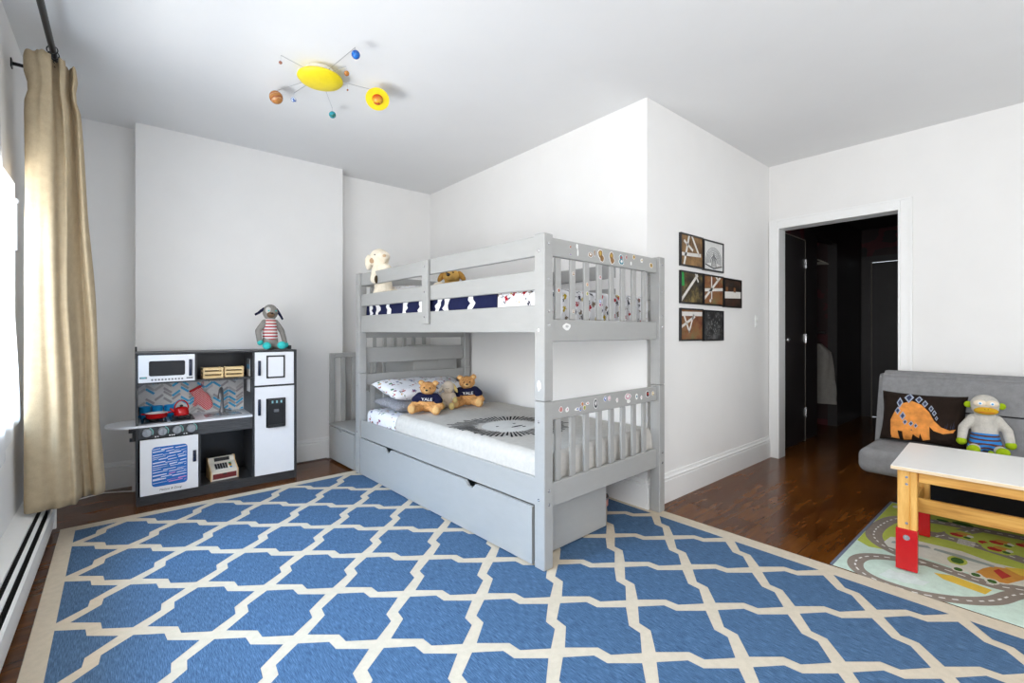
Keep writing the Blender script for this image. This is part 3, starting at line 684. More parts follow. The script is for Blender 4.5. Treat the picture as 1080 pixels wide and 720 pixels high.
# ------------------------------------------------------------------ plush toys
M['teddy'] = fabric('golden_plush', (.68, .38, .15), .2, 75, .9, c2=(.42, .20, .07))
M['teddy_l'] = fabric('pale_golden_plush', (.64, .40, .17), .15, 160, .8)
M['lamb'] = fabric('beige_plush', (.58, .49, .39), .12, 200, .7)
M['lamb_y'] = fabric('yellowish_plush', (.55, .42, .17), .12, 200, .7)
M['ivory'] = fabric('ivory_plush', (.84, .76, .62), .08, 160, .9)
M['tan'] = fabric('tan_plush', (.50, .33, .20), .1)
def sc(p, k): return tuple(x * k for x in p)
def teddy(loc, rz, h, label, tilt=0):
    """seated bear, faces local -Y"""
    o = empty('teddy_bear', loc, rz, label, 'teddy bear'); k = h / .26
    o.rotation_euler = (0, R(tilt), rz); o.scale = (1.2, 1.1, 1)
    mb = MB(); E = lambda c, r: mb.ell(sc(c, k), sc(r, k) if hasattr(r, '__len__') else r * k)
    Cp = lambda a, b, r0, r1: mb.cap(sc(a, k), sc(b, k), r0 * k, r1 * k)
    E((0, 0, .075), (.062, .055, .075)); E((0, 0, .19), (.056, .05, .052)); E((0, -.04, .178), (.027, .022, .021))
    E((-.047, .002, .232), (.022, .012, .022)); E((.047, .002, .232), (.022, .012, .022))
    Cp((-.05, 0, .12), (-.085, -.02, .05), .024, .026); Cp((.05, 0, .12), (.088, -.015, .045), .024, .027)
    Cp((-.04, -.02, .035), (-.075, -.11, .034), .032, .029); Cp((.04, -.02, .035), (.07, -.115, .034), .032, .029)
    E((-.08, -.13, .042), (.03, .022, .04)); E((.075, -.135, .042), (.03, .022, .04))
    soft(mb, 'body', M['teddy'], o, .0045 * k, .006)
    mb = MB(); mb.ell(sc((0, -.055, .174), k), sc((.023, .014, .017), k)); mb.build('muzzle', M['teddy_l'], o, 60)
    for x in (-.047, .047): MB().ell(sc((x, -.009, .231), k), sc((.013, .006, .013), k)).build('inner_ear', M['teddy_l'], o, 60)
    for x, y in ((-.08, -.151), (.075, -.156)): MB().ell(sc((x, y, .042), k), sc((.021, .006, .027), k)).build('paw_pad', M['teddy_l'], o, 60)
    for x in (-.02, .02): MB().ell(sc((x, -.049, .198), k), .0052 * k, n=10).build('eye', M['brown_eye'], o, 60)
    MB().ell(sc((0, -.071, .181), k), sc((.009, .006, .007), k), n=12).build('nose', M['brown_eye'], o, 60)
    mb = MB(); mb.ell(sc((0, 0, .108), k), sc((.068, .062, .042), k)); mb.cap(sc((-.05, 0, .125), k), sc((-.072, -.01, .095), k), .030 * k, .0325 * k); mb.cap(sc((.05, 0, .125), k), sc((.072, -.01, .095), k), .030 * k, .0325 * k)
    sh = soft(mb, 'shirt', M['navy'], o, .004 * k)
    t = text('lettering', 'YALE', .032 * k, M['text_white'], sh, sc((.004, -.0645, .108), k), (R(90), 0, 0), .002)
    return o
fc = R(-42)      # turn towards the room
ZM = ztop + .008
teddy(B(.30, 1.565, ZM), BA + R(-40), .255, 'golden teddy bear in navy lettered shirt nearest the printed pillow, left of the lamb', 3)
teddy(B(.735, 1.60, ZM), BA + R(-38), .27, 'golden teddy bear in navy lettered shirt nearest the wall, right of the lamb', -3)
# sleeping lamb
o = empty('plush_lamb', B(.53, 1.60, ZM), BA + R(-42), 'beige sleeping plush lamb sitting between the two teddy bears', 'plush toy'); mb = MB()
mb.ell((0, 0, .07), (.05, .045, .07)); mb.ell((0, -.01, .175), (.05, .045, .052)); mb.cap((-.04, 0, .11), (-.05, -.05, .07), .02, .02); mb.cap((.04, 0, .11), (.06, -.05, .075), .02, .022); mb.cap((-.03, -.02, .03), (-.04, -.09, .028), .024, .022); mb.cap((.03, -.02, .03), (.04, -.09, .028), .024, .022)
soft(mb, 'body', M['lamb'], o, .004, .002)
for x in (-.04, .04): MB().ell((x, -.108, .03), (.024, .02, .03)).build('foot', M['lamb_y'], o, 60)
MB().ell((.064, -.066, .075), (.02, .02, .026)).build('hand', M['lamb_y'], o, 60); MB().ell((-.052, -.066, .068), (.018, .018, .022)).build('hand', M['lamb_y'], o, 60)
for s_ in (-1, 1): MB().ell((s_ * .055, .0, .165), (.014, .012, .045), rot=(0, s_ * R(-28), 0)).build('ear', M['lamb_y'] if s_ > 0 else M['lamb'], o, 60)
MB().tube([(x, -.0555 - .003 * math.cos(x * 60), .172 - .006 * math.cos((x) * 75)) for x in (-.016, -.008, 0, .008, .016)], .0015, n=6).build('mouth', M['brown_eye'], o, 60)
# ivory puppy leaning over the upper guard rail
o = empty('plush_puppy', B(.10, 1.93, 1.463), BA + R(-62), 'ivory plush puppy with brown cheek spot leaning over the upper guard rail', 'plush toy'); mb = MB()
mb.ell((0, .02, .12), (.075, .065, .12)); mb.ell((-.02, -.005, .34), (.082, .075, .08)); mb.ell((.055, -.05, .348), (.05, .045, .04)); mb.ell((.03, -.01, .24), (.07, .06, .06))
mb.ell((-.125, .0, .315), (.034, .035, .066)); mb.cap((.04, -.03, .27), (.10, -.07, .25), .032, .03); mb.cap((-.02, -.05, .25), (.0, -.095, .16), .032, .036)
mb.cap((-.04, .03, .04), (-.03, -.015, .045), .042, .04); mb.cap((.05, .06, .04), (.11, .03, .05), .045, .04); mb.ell((-.02, -.02, .06), (.042, .032, .05))
soft(mb, 'body', M['ivory'], o, .006, .007)
MB().ell((-.045, -.071, .315), (.022, .012, .022)).build('cheek_spot', M['tan'], o, 60); MB().ell((-.015, -.073, .36), .0065, n=10).build('eye', M['brown_eye'], o, 60)
MB().ell((.085, -.088, .345), (.016, .01, .012)).build('nose', plain('pale_nose', (.62, .42, .24), .6), o, 60)
MB().ell((.032, -.115, .155), (.012, .024, .032)).build('paw_pad', fabric('dark_pad', (.07, .05, .03)), o, 60)
# golden dog on the upper bunk
o = empty('plush_dog', B(.43, 1.42, 1.495), BA + R(-50), 'golden plush dog with black nose lying on the upper bunk', 'plush toy'); mb = MB(); YD = fabric('gold_plush', (.60, .36, .10), .12, 160, .7)
mb.ell((0, .02, .145), (.07, .06, .055)); mb.ell((-.01, .10, .045), (.10, .12, .078)); mb.ell((.0, -.045, .135), (.038, .035, .034)); mb.ell((0, .04, .10), (.06, .06, .06))
soft(mb, 'body', YD, o, .005, .003)
for s_ in (-1, 1): MB().ell((s_ * .082, .02, .145), (.022, .02, .05), rot=(0, s_ * R(-35), 0)).build('ear', fabric('gold_ear', (.42, .22, .05)), o, 60)
for s_ in (-1, 1): MB().ell((s_ * .026, -.03, .17), .0065, n=10).build('eye', M['brown_eye'], o, 60)
MB().ell((0, -.08, .148), (.016, .011, .013)).build('nose', M['brown_eye'], o, 60)
MB().ell((-.09, -.01, .05), (.06, .06, .05)).build('blanket_tuft', M['ivory'], o, 60)

# ------------------------------------------------------------------ storage stairs
P0 = BM_ @ Vector((0, BL + .012, 0))
st = empty('storage_stairs', P0, BA, 'grey wooden storage stairs with railing at the far end of the bunk bed', 'stairs')
D = .565
mb = MB(); hts = [.325, .62, .93, 1.045]; us = [0, .27, .57, .83, 1.06]
for k, h in enumerate(hts): mb.box(us[k] + (.0 if k else .012), .0, .012, us[k + 1], D, h - .0, bev=.002)
mb.build('body', M['bed'], st)
for k, h in enumerate(hts): MB().box(us[k] - (.006 if k == 0 else .0), -.004, h, us[k + 1] - (.045 if k < 3 else 0), D + .004, h + .018, bev=.003).build('tread', M['bed'], st)
MB().box(us[1] - .045, .02, .3255, us[1] - .001, D - .02, .328).build('shadow_gap', M['black'], st)  # black strip stands in for shade between tread and riser
MB().prism(notch_front(.012, D - .008, .02, .318, (.30,), .03, .024), lambda a, b, t: (t, a, b), -.006, .012).build('drawer_front', M['bed'], st)
def bar(name, *a): MB().box(*a, bev=.003).build(name, M['bed'], st)
for u in (0, .355): bar('railing_post', u, D - .012, .343, u + .044, D + .014, 1.0)
bar('railing_top_rail', .044, D - .01, .958, .355, D + .012, 1.0)
for u in (.108, .212): bar('railing_slat', u, D - .008, .343, u + .044, D + .010, .958)
bar('railing_post', 1.016, D + .005, 1.064, 1.056, D + .028, 1.62)
bar('railing_top_rail', .438, D + .005, 1.57, 1.016, D + .028, 1.62)
for k in range(5): bar('railing_slat', .438 + .1125 * k, D + .006, .65, .476 + .1125 * k, D + .026, 1.57)

# ------------------------------------------------------------------ play kitchen
K = empty('play_kitchen', (.072, 4.048, 0), R(-.5), 'white and charcoal toy play kitchen with stove, sink and refrigerator against the wall', 'play kitchen')
KD = .385; KW = 1.015; KH = 1.052
def kb(name, m, *boxes, par=None, bev=.0015, smooth=None):
    mb = MB()
    for b in boxes: mb.box(*b, bev=bev)
    return mb.build(name, m, par or K, smooth)
kb('side_panel', M['char'], (-.012, 0, 0, .0, KD, 1.035))
kb('side_panel', M['char'], (-.014, KD - .03, 1.0, -.002, KD, 1.09))
kb('side_panel', M['char'], (KW - .016, 0, 0, KW, KD, KH))
kb('side_panel', M['char'], (.693, 0, .07, .706, KD, KH))
kb('back_panel', M['black'], (0, KD - .01, .0, KW - .016, KD, KH - .002))
kb('kick_board', M['char'], (0, .006, 0, KW - .016, .02, .066))
kb('bottom_shelf', M['char'], (0, .003, .058, KW - .016, KD - .01, .07))
kb('top_panel', M['char'], (-.012, 0, KH - .008, KW, KD, KH + .004))
kb('top_lip', M['char'], (KW - .016, 0.16, KH + .004, KW, KD, KH + .035), (KW - .13, KD - .016, KH + .004, KW - .016, KD, KH + .035))
kb('hood_shelf', M['char'], (0, .0, .838, .693, KD - .01, .85), (.322, .0, .85, .334, KD - .01, KH - .008))
kb('divider', M['char'], (.345, .0, .07, .357, KD - .01, .455))
kb('refrigerator_divider', M['char'], (.706, .002, .766, KW - .016, KD - .01, .777))
# counter with rounded ironing-board extension
mb = MB(); P = [(.692, -.006), (.692, KD - .012), (-.03, KD - .012)]
for k in range(13):
    t = PI / 2 + PI * k / 12; P.append((-.07 + .115 * math.cos(t), .12 + .125 * math.sin(t)))
P2 = P[:3] + [(-.014, KD - .012)] if False else [(.692, -.006), (.692, KD - .012), (-.014, KD - .012), (-.014, .30)] + [(-.03 + .145 * math.cos(PI / 2 + PI * k / 14), .152 + .155 * math.sin(PI / 2 + PI * k / 14)) for k in range(15)]
mb.prism(P2, lambda a, b, t: (a, b, t), .541, .556); ct = mb.build('counter', M['white_lam'], K)
kb('front_apron', M['charh'], (.345, .002, .448, .692, .016, .541)); kb('control_panel', M['char'], (0, .0, .462, .345, .014, .541))
br0 = kb('bracket', M['black'], (-.03, .06, .45, -.012, .12, .52), (-.05, .07, .50, -.012, .11, .54), (-.045, .07, .44, -.012, .11, .46))
# backsplash with herringbone
bs = kb('backsplash', plain('backsplash_grout', (.72, .71, .70), .5), (.0, KD - .016, .556, .693, KD - .011, .838))
mb = MB(); rnd = random.Random(3); A_ = R(38); Lb, Wb = .068, .019; cols = 9
ss = math.sin(A_); cc = math.cos(A_); pw = Lb * cc
for c in range(-1, 14):
    sg = 1 if c % 2 == 0 else -1
    for r_ in range(-4, 22):
        cx = c * pw + .02; cy = .50 + r_ * Wb * 1.32
        mi = rnd.choices([0, 1, 2, 3], [6, 2.2, 2.0, 1.6])[0]
        q_ = [(-Lb / 2, -Wb / 2), (Lb / 2, -Wb / 2), (Lb / 2, Wb / 2), (-Lb / 2, Wb / 2)]
        q_ = [(cx + a * .94 * cc - b * .86 * ss * sg, cy + a * .94 * ss * sg + b * .86 * cc) for a, b in q_]
        q_ = clip_poly(q_, .004, .558, .690, .836)
        if len(q_) > 2: mb.poly([(a, KD - .0165, b) for a, b in q_], mi)
mb.build('herringbone_tiles', [plain('tile_white', (.74, .73, .72), .4), plain('tile_grey', (.40, .38, .39), .4), plain('tile_blue', (.05, .42, .72), .4), plain('tile_pale_grey', (.52, .51, .51), .4)], bs)
for x in (.115, .235, .435): MB().tube([(x, .30, .838), (x, .30, .82), (x + .004, .285, .812), (x + .004, .272, .822)], .004, n=8).ell((x, .30, .83), (.022, .008, .012)).build('utensil_hook', M['bluehandle'], K, 60)
def handle(par, x, z0, z1, y=-.012):
    MB().box(x - .010, y - .014, z0, x + .010, y - .004, z1, bev=.004, seg=2).cone((x, y - .005, z0 + .012), (x, y + .012, z0 + .012), .006, .006, n=10).cone((x, y - .005, z1 - .012), (x, y + .012, z1 - .012), .006, .006, n=10).build('handle', M['bluehandle'], par, 50)
def rrect(x0, z0, x1, z1, r, n=5):
    P = []
    for cx, cz, a0 in ((x1 - r, z1 - r, 0), (x0 + r, z1 - r, 90), (x0 + r, z0 + r, 180), (x1 - r, z0 + r, 270)):
        for k in range(n + 1): t = R(a0 + 90 * k / n); P.append((cx + r * math.cos(t), cz + r * math.sin(t)))
    return P
fX = lambda a, b, t: (a, t, b)
md = kb('microwave_door', M['white_lam'], (.001, -.014, .85, .320, -.001, 1.040))
MB().prism(rrect(.058, .893, .262, .998, .012), fX, -.0155, -.014).build('window', plain('dark_glass', (.012, .012, .014), .12), md)
handle(md, .294, .885, 1.005, -.012)
mb = MB()
for k in range(10): mb.cone((.076 + .0188 * k, -.014, .868), (.076 + .0188 * k, -.0165, .868), .0062, .0062, n=10)
mb.build('button', M['greyp'], md, 40)['kind'] = 'stuff'
MB().box(.008, -.0158, .878, .048, -.014, .890).box(.270, -.0158, .866, .308, -.014, .876).build('display_strip', M['greyp'], md)
MB().box(.014, -.0164, .881, .042, -.0155, .887).build('display', plain('teal_display', (.08, .45, .5), .3), md)
od = kb('oven_door', M['white_lam'], (.010, -.014, .072, .341, -.001, .455))
MB().prism(rrect(.074, .124, .276, .400, .022), fX, -.0152, -.014).build('window', plain('blue_oven_print', (.02, .14, .48), .25), od)
mb = MB(); rnd = random.Random(2)
for k in range(14):
    z = .142 + k * .0182; x = .079; seg = []
    while x < .266:
        w = rnd.uniform(.03, .09); x2 = min(.269, x + w); j = rnd.uniform(-.005, .005); h = rnd.uniform(.003, .009)
        mb.poly([(x, -.0157, z + j), (x2, -.0157, z + j + .006), (x2, -.0157, z + j + h + .004), (x, -.0157, z + j + h)], 1 if (z < .20 and x > .15 and rnd.random() < .7) else 0); x = x2 + rnd.uniform(.0, .012)
mb.build('rack_print', [plain('pale_rack', (.70, .74, .85), .3), plain('pink_glow_print', (.62, .25, .50), .3)], od)
handle(od, .318, .262, .345, -.012)
text('lettering', 'Melissa & Doug', .020, M['text_dark'], od, (.178, -.0148, .098), (R(90), 0, 0), .0004, shear=.3)
fd = kb('freezer_door', M['white_lam'], (.707, -.014, .780, .990, -.001, 1.040)); handle(fd, .737, .858, .975)
MB().prism(rrect(.787, .832, .922, 1.014, .004), fX, -.019, -.014).build('message_frame', M['black'], fd); MB().prism(rrect(.799, .845, .910, 1.001, .006), fX, -.0198, -.019).build('message_board', M['white_lam'], fd)
rd = kb('refrigerator_door', M['white_lam'], (.707, -.014, .072, .992, -.001, .765)); handle(rd, .737, .545, .672)
dp = MB()
dp.prism(rrect(.785, .442, .926, .672, .004), fX, -.018, -.014)
dp = dp.build('water_dispenser', M['black'], rd)
MB().box(.797, -.030, .442, .803, -.018, .664).box(.912, -.030, .442, .918, -.018, .664).box(.797, -.030, .624, .918, -.018, .664).box(.797, -.034, .442, .918, -.018, .462).build('dispenser_recess', plain('dark_recess', (.02, .02, .021), .3), dp)
MB().box(.840, -.026, .560, .876, -.018, .585, bev=.003).build('dispenser_lever', M['greyp'], dp)
for k in range(3): MB().box(.822 + .032 * k, -.0315, .634, .834 + .032 * k, -.0298, .654).build('dispenser_button', plain('pale_teal_button', (.25, .5, .55), .3), dp)
cp = [x for x in bpy.data.objects if x.name.startswith('control_panel')][0]
for i, x in enumerate((.048, .134, .218, .300)):
    kk = Matrix.Translation((x, 0, .503)) @ Matrix.Rotation(R(90), 4, 'X')
    kn = MB().lathe([(0, 0), (.029, 0), (.027, .012), (.024, .018), (0, .018)], n=24, M=kk).build('knob', M['silver'], K, 35)
    MB().box(x - .004, -.026, .481, x + .004, -.017, .525, bev=.002, M=Matrix.Translation((x, 0, .503)) @ Matrix.Rotation(R(25 * i - 30), 4, 'Y') @ Matrix.Translation((-x, 0, -.503))).build('grip', M['silver'], kn)
    MB().tube([(x + .034 * math.cos(t), -.0006, .503 + .034 * math.sin(t)) for t in [R(-30 + 12 * k) for k in range(9)]], .0028, n=6).build('dial_mark', plain('mint_mark', (.25, .55, .5), .4), K)
mb = MB()
for x in (.095, .108, .175, .188, .2, .258, .272): mb.cone((x, 0, .470), (x, -.0015, .470), .0045, .0045, n=8)
mb.build('printed_dots', M['text_white'], K)['kind'] = 'stuff'
for x0 in (.018, .182):
    bu = empty('burner'); bu.parent = K
    MB().prism(rrect(x0, .055, x0 + .145, .245, .012), lambda a, b, t: (a, b, t), .5565, .5625).build('burner_plate', M['black'], bu)
    mb = MB(); cx, cy = x0 + .0725, .15
    for a in range(4):
        t = a * PI / 2 + PI / 4; mb.tube([(cx + .012 * math.cos(t), cy + .012 * math.sin(t), .578), (cx + .075 * math.cos(t), cy + .085 * math.sin(t), .578), (cx + .08 * math.cos(t), cy + .09 * math.sin(t), .560)], .0045, n=6)
    mb.tube([(cx + .06 * math.cos(k * PI / 10), cy + .06 * math.sin(k * PI / 10), .578) for k in range(20)], .004, closed=True, n=6)
    mb.lathe([(0, .5625), (.03, .5625), (.03, .570), (0, .572)], (cx, cy, 0)); mb.build('grate', M['black'], bu, 40)
sk = MB(); f2 = lambda a, b, t: (a, b, t); o_, i_ = rrect(.395, .09, .640, .245, .012), rrect(.41, .105, .625, .230, .012)
n = len(o_)
A = [sk.bm.verts.new((a, b, .5575)) for a, b in o_]; Bv = [sk.bm.verts.new((a, b, .5605)) for a, b in i_]; Cv = [sk.bm.verts.new((a * .96 + .021, b * .96 + .007, .558)) for a, b in i_]
for k in range(n):
    sk.bm.faces.new((A[k], A[(k + 1) % n], Bv[(k + 1) % n], Bv[k])); sk.bm.faces.new((Bv[k], Bv[(k + 1) % n], Cv[(k + 1) % n], Cv[k]))
sk.bm.faces.new(Cv); sk.build('sink', M['steel'], K, 30)
fa = MB().lathe([(0, .556), (.024, .556), (.022, .575), (.012, .60), (.011, .63), (0, .64)], (.528, .285, 0))
fa.tube([(.528, .285, .62), (.528, .287, .69), (.523, .275, .735), (.518, .255, .748), (.511, .235, .735), (.508, .228, .70), (.508, .228, .672)], [.011, .011, .012, .013, .015, .018, .020], n=12)
fa = fa.build('faucet', M['greyp'], K, 50)
MB().cap((.545, .28, .575), (.585, .265, .566), .008, .006).build('faucet_lever', M['greyp'], fa, 50)
tgm = [plain('tag_white', (.75, .75, .74), .5), plain('tag_blue', (.12, .35, .55), .5), M['greyp']]
o = MB().box(-.0, -.055, -.13, .002, .055, .13, 0).box(-.0008, -.055, .085, .0, .055, .13, 2).box(-.0008, -.055, .05, .0, .055, .085, 1).build('hanging_card', tgm); o.location = K.matrix_world @ Vector((.69, 0, 0)) if False else Vector((.072 + .6885, 4.048 + .13, .855))
tag(o, 'narrow white and blue card hanging on the refrigerator side of the toy kitchen', 'card')

KW_ = lambda x, y, z: Vector((.072, 4.048, 0)) + Matrix.Rotation(R(-.5), 3, 'Z') @ Vector((x, y, z))
# blue canisters
can = MB().lathe([(0, 0), (.028, 0), (.030, .005), (.034, .085), (.035, .088), (.032, .088), (.029, .012), (0, .012)], n=26).build('blue_canister', M['bluecup'], None, 40)
for i, (x, lb) in enumerate(((.042, 'leftmost of three blue canisters lined up behind the toy stove'), (.117, 'middle one of three blue canisters behind the toy stove'), (.190, 'rightmost blue canister, behind the red kettle on the toy stove'))):
    o = can if i == 0 else can.copy()
    if i: COL.objects.link(o)
    o.location = KW_(x, .318, .5565); tag(o, lb, 'canister', 'blue canisters on the toy kitchen counter')
# pan
o = empty('toy_pan', KW_(.105, .135, .5825), 0, 'red toy pan with white inside on the left burner', 'pan')
MB().lathe([(0, 0), (.055, 0), (.062, .006), (.066, .032), (.069, .034), (.0655, .0355)], n=32).build('body', M['red'], o, 50)
MB().lathe([(0, .003), (.052, .003), (.062, .030), (.0655, .0355)], n=32).build('white_lining', plain('white_enamel', (.75, .75, .74), .3), o, 50)
for s_ in (-1, 1): MB().tube([(s_ * .064, -.018, .031), (s_ * .085, -.012, .033), (s_ * .085, .012, .033), (s_ * .064, .018, .031)], .004, n=8).build('handle', M['red'], o, 50)
# kettle
o = empty('toy_kettle', KW_(.253, .16, .5825), 0, 'small red toy kettle with arched handle on the right burner', 'kettle')
MB().lathe([(0, 0), (.045, 0), (.048, .01), (.043, .045), (.03, .058), (.012, .062), (0, .062)], n=30).build('body', M['red'], o, 50)
MB().tube([(.042 * math.cos(t), 0, .05 + .058 * math.sin(t)) for t in [R(-5 + 19 * k) for k in range(11)]], .005, n=8).build('handle', M['red'], o, 50)
MB().ell((0, 0, .068), (.011, .011, .009)).build('lid_knob', M['black'], o, 50); MB().cone((-.038, 0, .025), (-.068, 0, .055), .012, .006, n=12).build('spout', M['red'], o, 50)
# oven mitt
N = NT('red_quatrefoil_cloth'); v = N.coord((85, 1, 85), (0, R(45), 0)); ck = N.n('ShaderNodeTexVoronoi'); ck.inputs['Scale'].default_value = 1; ck.inputs['Randomness'].default_value = 0; N.l(v, ck.inputs['Vector'])
N.l(N.ramp(ck.outputs['Distance'], [(0, (.8, .75, .75)), (.30, (.62, .02, .03))], 'CONSTANT'), N.b.inputs['Base Color']); N.b.inputs['Roughness'].default_value = .9
o = empty('oven_mitt', KW_(.385, .335, .80), 0, 'red and white patterned oven mitt hanging over the toy counter', 'oven mitt')
mb = MB(); mb.ell((.02, 0, -.135), (.052, .014, .072), rot=(0, R(-25), 0)); mb.ell((.045, 0, -.175), (.042, .014, .05), rot=(0, R(-15), 0)); mb.cap((-.02, 0, -.12), (-.035, 0, -.175), .016, .014)
mb.box(-.055, -.010, -.115, .025, .010, -.045, M=Matrix.Translation((-.015, 0, -.08)) @ Matrix.Rotation(R(-28), 4, 'Y') @ Matrix.Translation((.015, 0, .08)))
soft(mb, 'body', N.m, o, .004)
mb = MB(); mb.box(-.058, -.013, -.052, .028, .013, -.036, bev=.003, M=Matrix.Translation((-.015, 0, -.08)) @ Matrix.Rotation(R(-28), 4, 'Y') @ Matrix.Translation((.015, 0, .08))); mb.build('cuff', M['red'], o)
MB().tube([(.008, 0, -.035), (.012, -.006, .0), (.02, -.008, .012), (.024, -.004, .0), (.016, 0, -.035)], .002, n=6).build('hanging_loop', M['red'], o)
# crates
def crate():
    mb = MB(); L, Wd, Hh = .132, .10, .080
    for z in (0, .030, .060):
        mb.box(-L / 2, -Wd / 2, z, L / 2, -Wd / 2 + .006, z + .017); mb.box(-L / 2, Wd / 2 - .006, z, L / 2, Wd / 2, z + .017)
        mb.box(-L / 2, -Wd / 2, z, -L / 2 + .006, Wd / 2, z + .017); mb.box(L / 2 - .006, -Wd / 2, z, L / 2, Wd / 2, z + .017)
    for x in (-1, 1):
        for y in (-1, 1): mb.box(x * (L / 2 - .007) - .005, y * (Wd / 2 - .007) - .005, 0, x * (L / 2 - .007) + .005, y * (Wd / 2 - .007) + .005, Hh)
    mb.box(-L / 2, -Wd / 2, 0, L / 2, Wd / 2, .004); return mb
c0 = crate().build('toy_crate', M['pinecrate']); c0.location = KW_(.440, .12, .8508); c0.rotation_euler = (0, 0, R(3)); tag(c0, 'small pale slatted wooden crate, left of the two on the toy kitchen shelf', 'crate', 'wooden crates on the toy kitchen shelf')
c1 = c0.copy(); COL.objects.link(c1); c1.location = KW_(.585, .12, .8508); c1.rotation_euler = (0, 0, R(-6)); tag(c1, 'small pale slatted wooden crate, nearer the refrigerator on the toy kitchen shelf', 'crate', 'wooden crates on the toy kitchen shelf')
# cash register
o = empty('toy_cash_register', KW_(.512, .14, .0705), R(4), 'wooden toy cash register with red drawer on the lower kitchen shelf', 'toy cash register')
fy = lambda a, b, t: (t, a, b)
MB().prism([(-.07, 0), (.09, 0), (.09, .145), (.045, .15), (.03, .118), (-.07, .062)], fy, -.085, .085).build('body', plain('cream_painted_wood', (.72, .68, .60), .4), o)
for s_ in (-1, 1): MB().prism([(-.073, 0), (.093, 0), (.093, .149), (.043, .154), (.026, .120), (-.073, .066)], fy, s_ * .0855, s_ * .0915).build('side_panel', M['pine'], o)
MB().box(-.078, -.0735, .012, .078, -.070, .050).build('drawer', plain('burgundy_drawer', (.17, .02, .02), .4), o)
MB().box(-.012, -.078, .040, .012, -.0735, .050, bev=.002).build('drawer_pull', M['black'], o)
sl_ = math.atan2(.056, .10); rot = Matrix.Translation((0, -.02, .0905)) @ Matrix.Rotation(sl_, 4, 'X')
MB().box(-.058, -.03, .0, .030, .034, .003, M=rot).build('keypad', plain('pale_keypad', (.6, .6, .58), .4), o)
mb = MB()
for a in range(5):
    for b in range(4): mb.box(-.054 + a * .0168, -.026 + b * .0150, .003, -.041 + a * .0168, -.0145 + b * .0150, .006, M=rot)
mb.build('key', M['black'], o)['kind'] = 'stuff'
for i, c in enumerate(((.03, .25, .6), (.75, .55, .05), (.35, .03, .03), (.03, .3, .08))): MB().box(.040, -.026 + i * .015, 0, .056, -.0145 + i * .015, .004, M=rot).build('colour_key', plain('key_%d' % i, c, .4), o)
MB().prism([(.0285, .1225), (.0425, .1465), (.0405, .1475), (.0265, .1235)], fy, -.05, .052).build('display', M['black'], o)
# sock dog on the fridge
def stripes(name, c1, c2, per, ax=2, duty=.5, c3=None):
    N = NT(name); v = N.coord(); sx = N.n('ShaderNodeSeparateXYZ'); N.l(v, sx.inputs[0])
    m_ = N.n('ShaderNodeMath', operation='MULTIPLY'); m_.inputs[1].default_value = 1 / per; N.l(sx.outputs[ax], m_.inputs[0]); fr_ = N.n('ShaderNodeMath', operation='FRACT'); N.l(m_.outputs[0], fr_.inputs[0])
    st_ = [(0, c1), (duty, c2)] + ([(duty + (1 - duty) * .5, c3)] if c3 else [])
    N.l(N.ramp(fr_.outputs[0], st_, 'CONSTANT'), N.b.inputs['Base Color']); N.b.inputs['Roughness'].default_value = .95; N.bump(N.noise(v, 300), .4); return N.m
DGm = fabric('grey_knit', (.27, .255, .235), .13, 300); TQ = fabric('turquoise_knit', (.05, .52, .50), .08)
o = empty('plush_dog', KW_(.842, .12, KH + .006), R(8), 'grey knitted dog in red striped vest sitting on top of the toy refrigerator', 'plush toy'); mb = MB(); kx = 1.05
mb.ell((0, 0, .055), (.062, .05, .058)); mb.cap((0, 0, .09), (0, .005, .19), .052, .044); mb.ell((0, -.005, .262), (.058, .052, .056)); mb.ell((0, 0, .20), (.035, .035, .03))
mb.cap((-.045, 0, .19), (-.095, -.01, .13), .022, .022); mb.cap((-.095, -.01, .13), (-.092, -.03, .06), .022, .02)
mb.cap((.045, 0, .19), (.092, .0, .13), .022, .021); mb.cap((.092, 0, .13), (.115, -.01, .045), .021, .019)
mb.cap((-.03, -.02, .03), (-.065, -.11, .024), .027, .024); mb.cap((.03, -.02, .03), (.045, -.11, .024), .027, .024)
o.scale = (1, 1, 1.16); soft(mb, 'body', DGm, o, .0045)
mb = MB(); mb.cap((0, -.001, .098), (0, .004, .186), .057, .049); soft(mb, 'vest', stripes('red_white_stripes', (.42, .02, .03), (.72, .70, .68), .022, duty=.42), o, .004)
for a, b in (((-.068, -.118, .028), (.03, .036, .025)), ((.047, -.12, .03), (.036, .03, .027)), ((-.088, -.034, .05), (.022, .022, .02)), ((.119, -.012, .03), (.022, .02, .022))): MB().ell(a, b).build('paw', TQ, o, 60)
MB().ell((-.012, -.048, .243), (.030, .018, .021)).build('muzzle', fabric('brown_knit', (.16, .10, .06)), o, 60)
MB().ell((-.01, -.066, .252), (.009, .005, .006)).build('nose', M['brown_eye'], o, 60)
MB().ell((-.028, -.041, .274), (.024, .014, .023)).build('eye_patch', fabric('pale_patch', (.62, .6, .57)), o, 60)
for x, y in ((-.03, -.055), (.028, -.049)): MB().ell((x, y, .272), .0055, n=10).build('eye', TQ, o, 60)
MB().tube([(-.045, .0, .285), (-.07, .0, .27), (-.09, -.005, .255), (-.115, -.005, .243)], [.012, .010, .009, .008], n=10).build('ear', M['navy'], o, 60)
MB().tube([(.047, .0, .285), (.065, .0, .262), (.08, -.005, .24), (.098, -.005, .213)], [.012, .011, .009, .008], n=10).build('ear', M['navy'], o, 60)
MB().ell((.085, -.05, .018), (.012, .025, .012)).build('tail', TQ, o, 60)

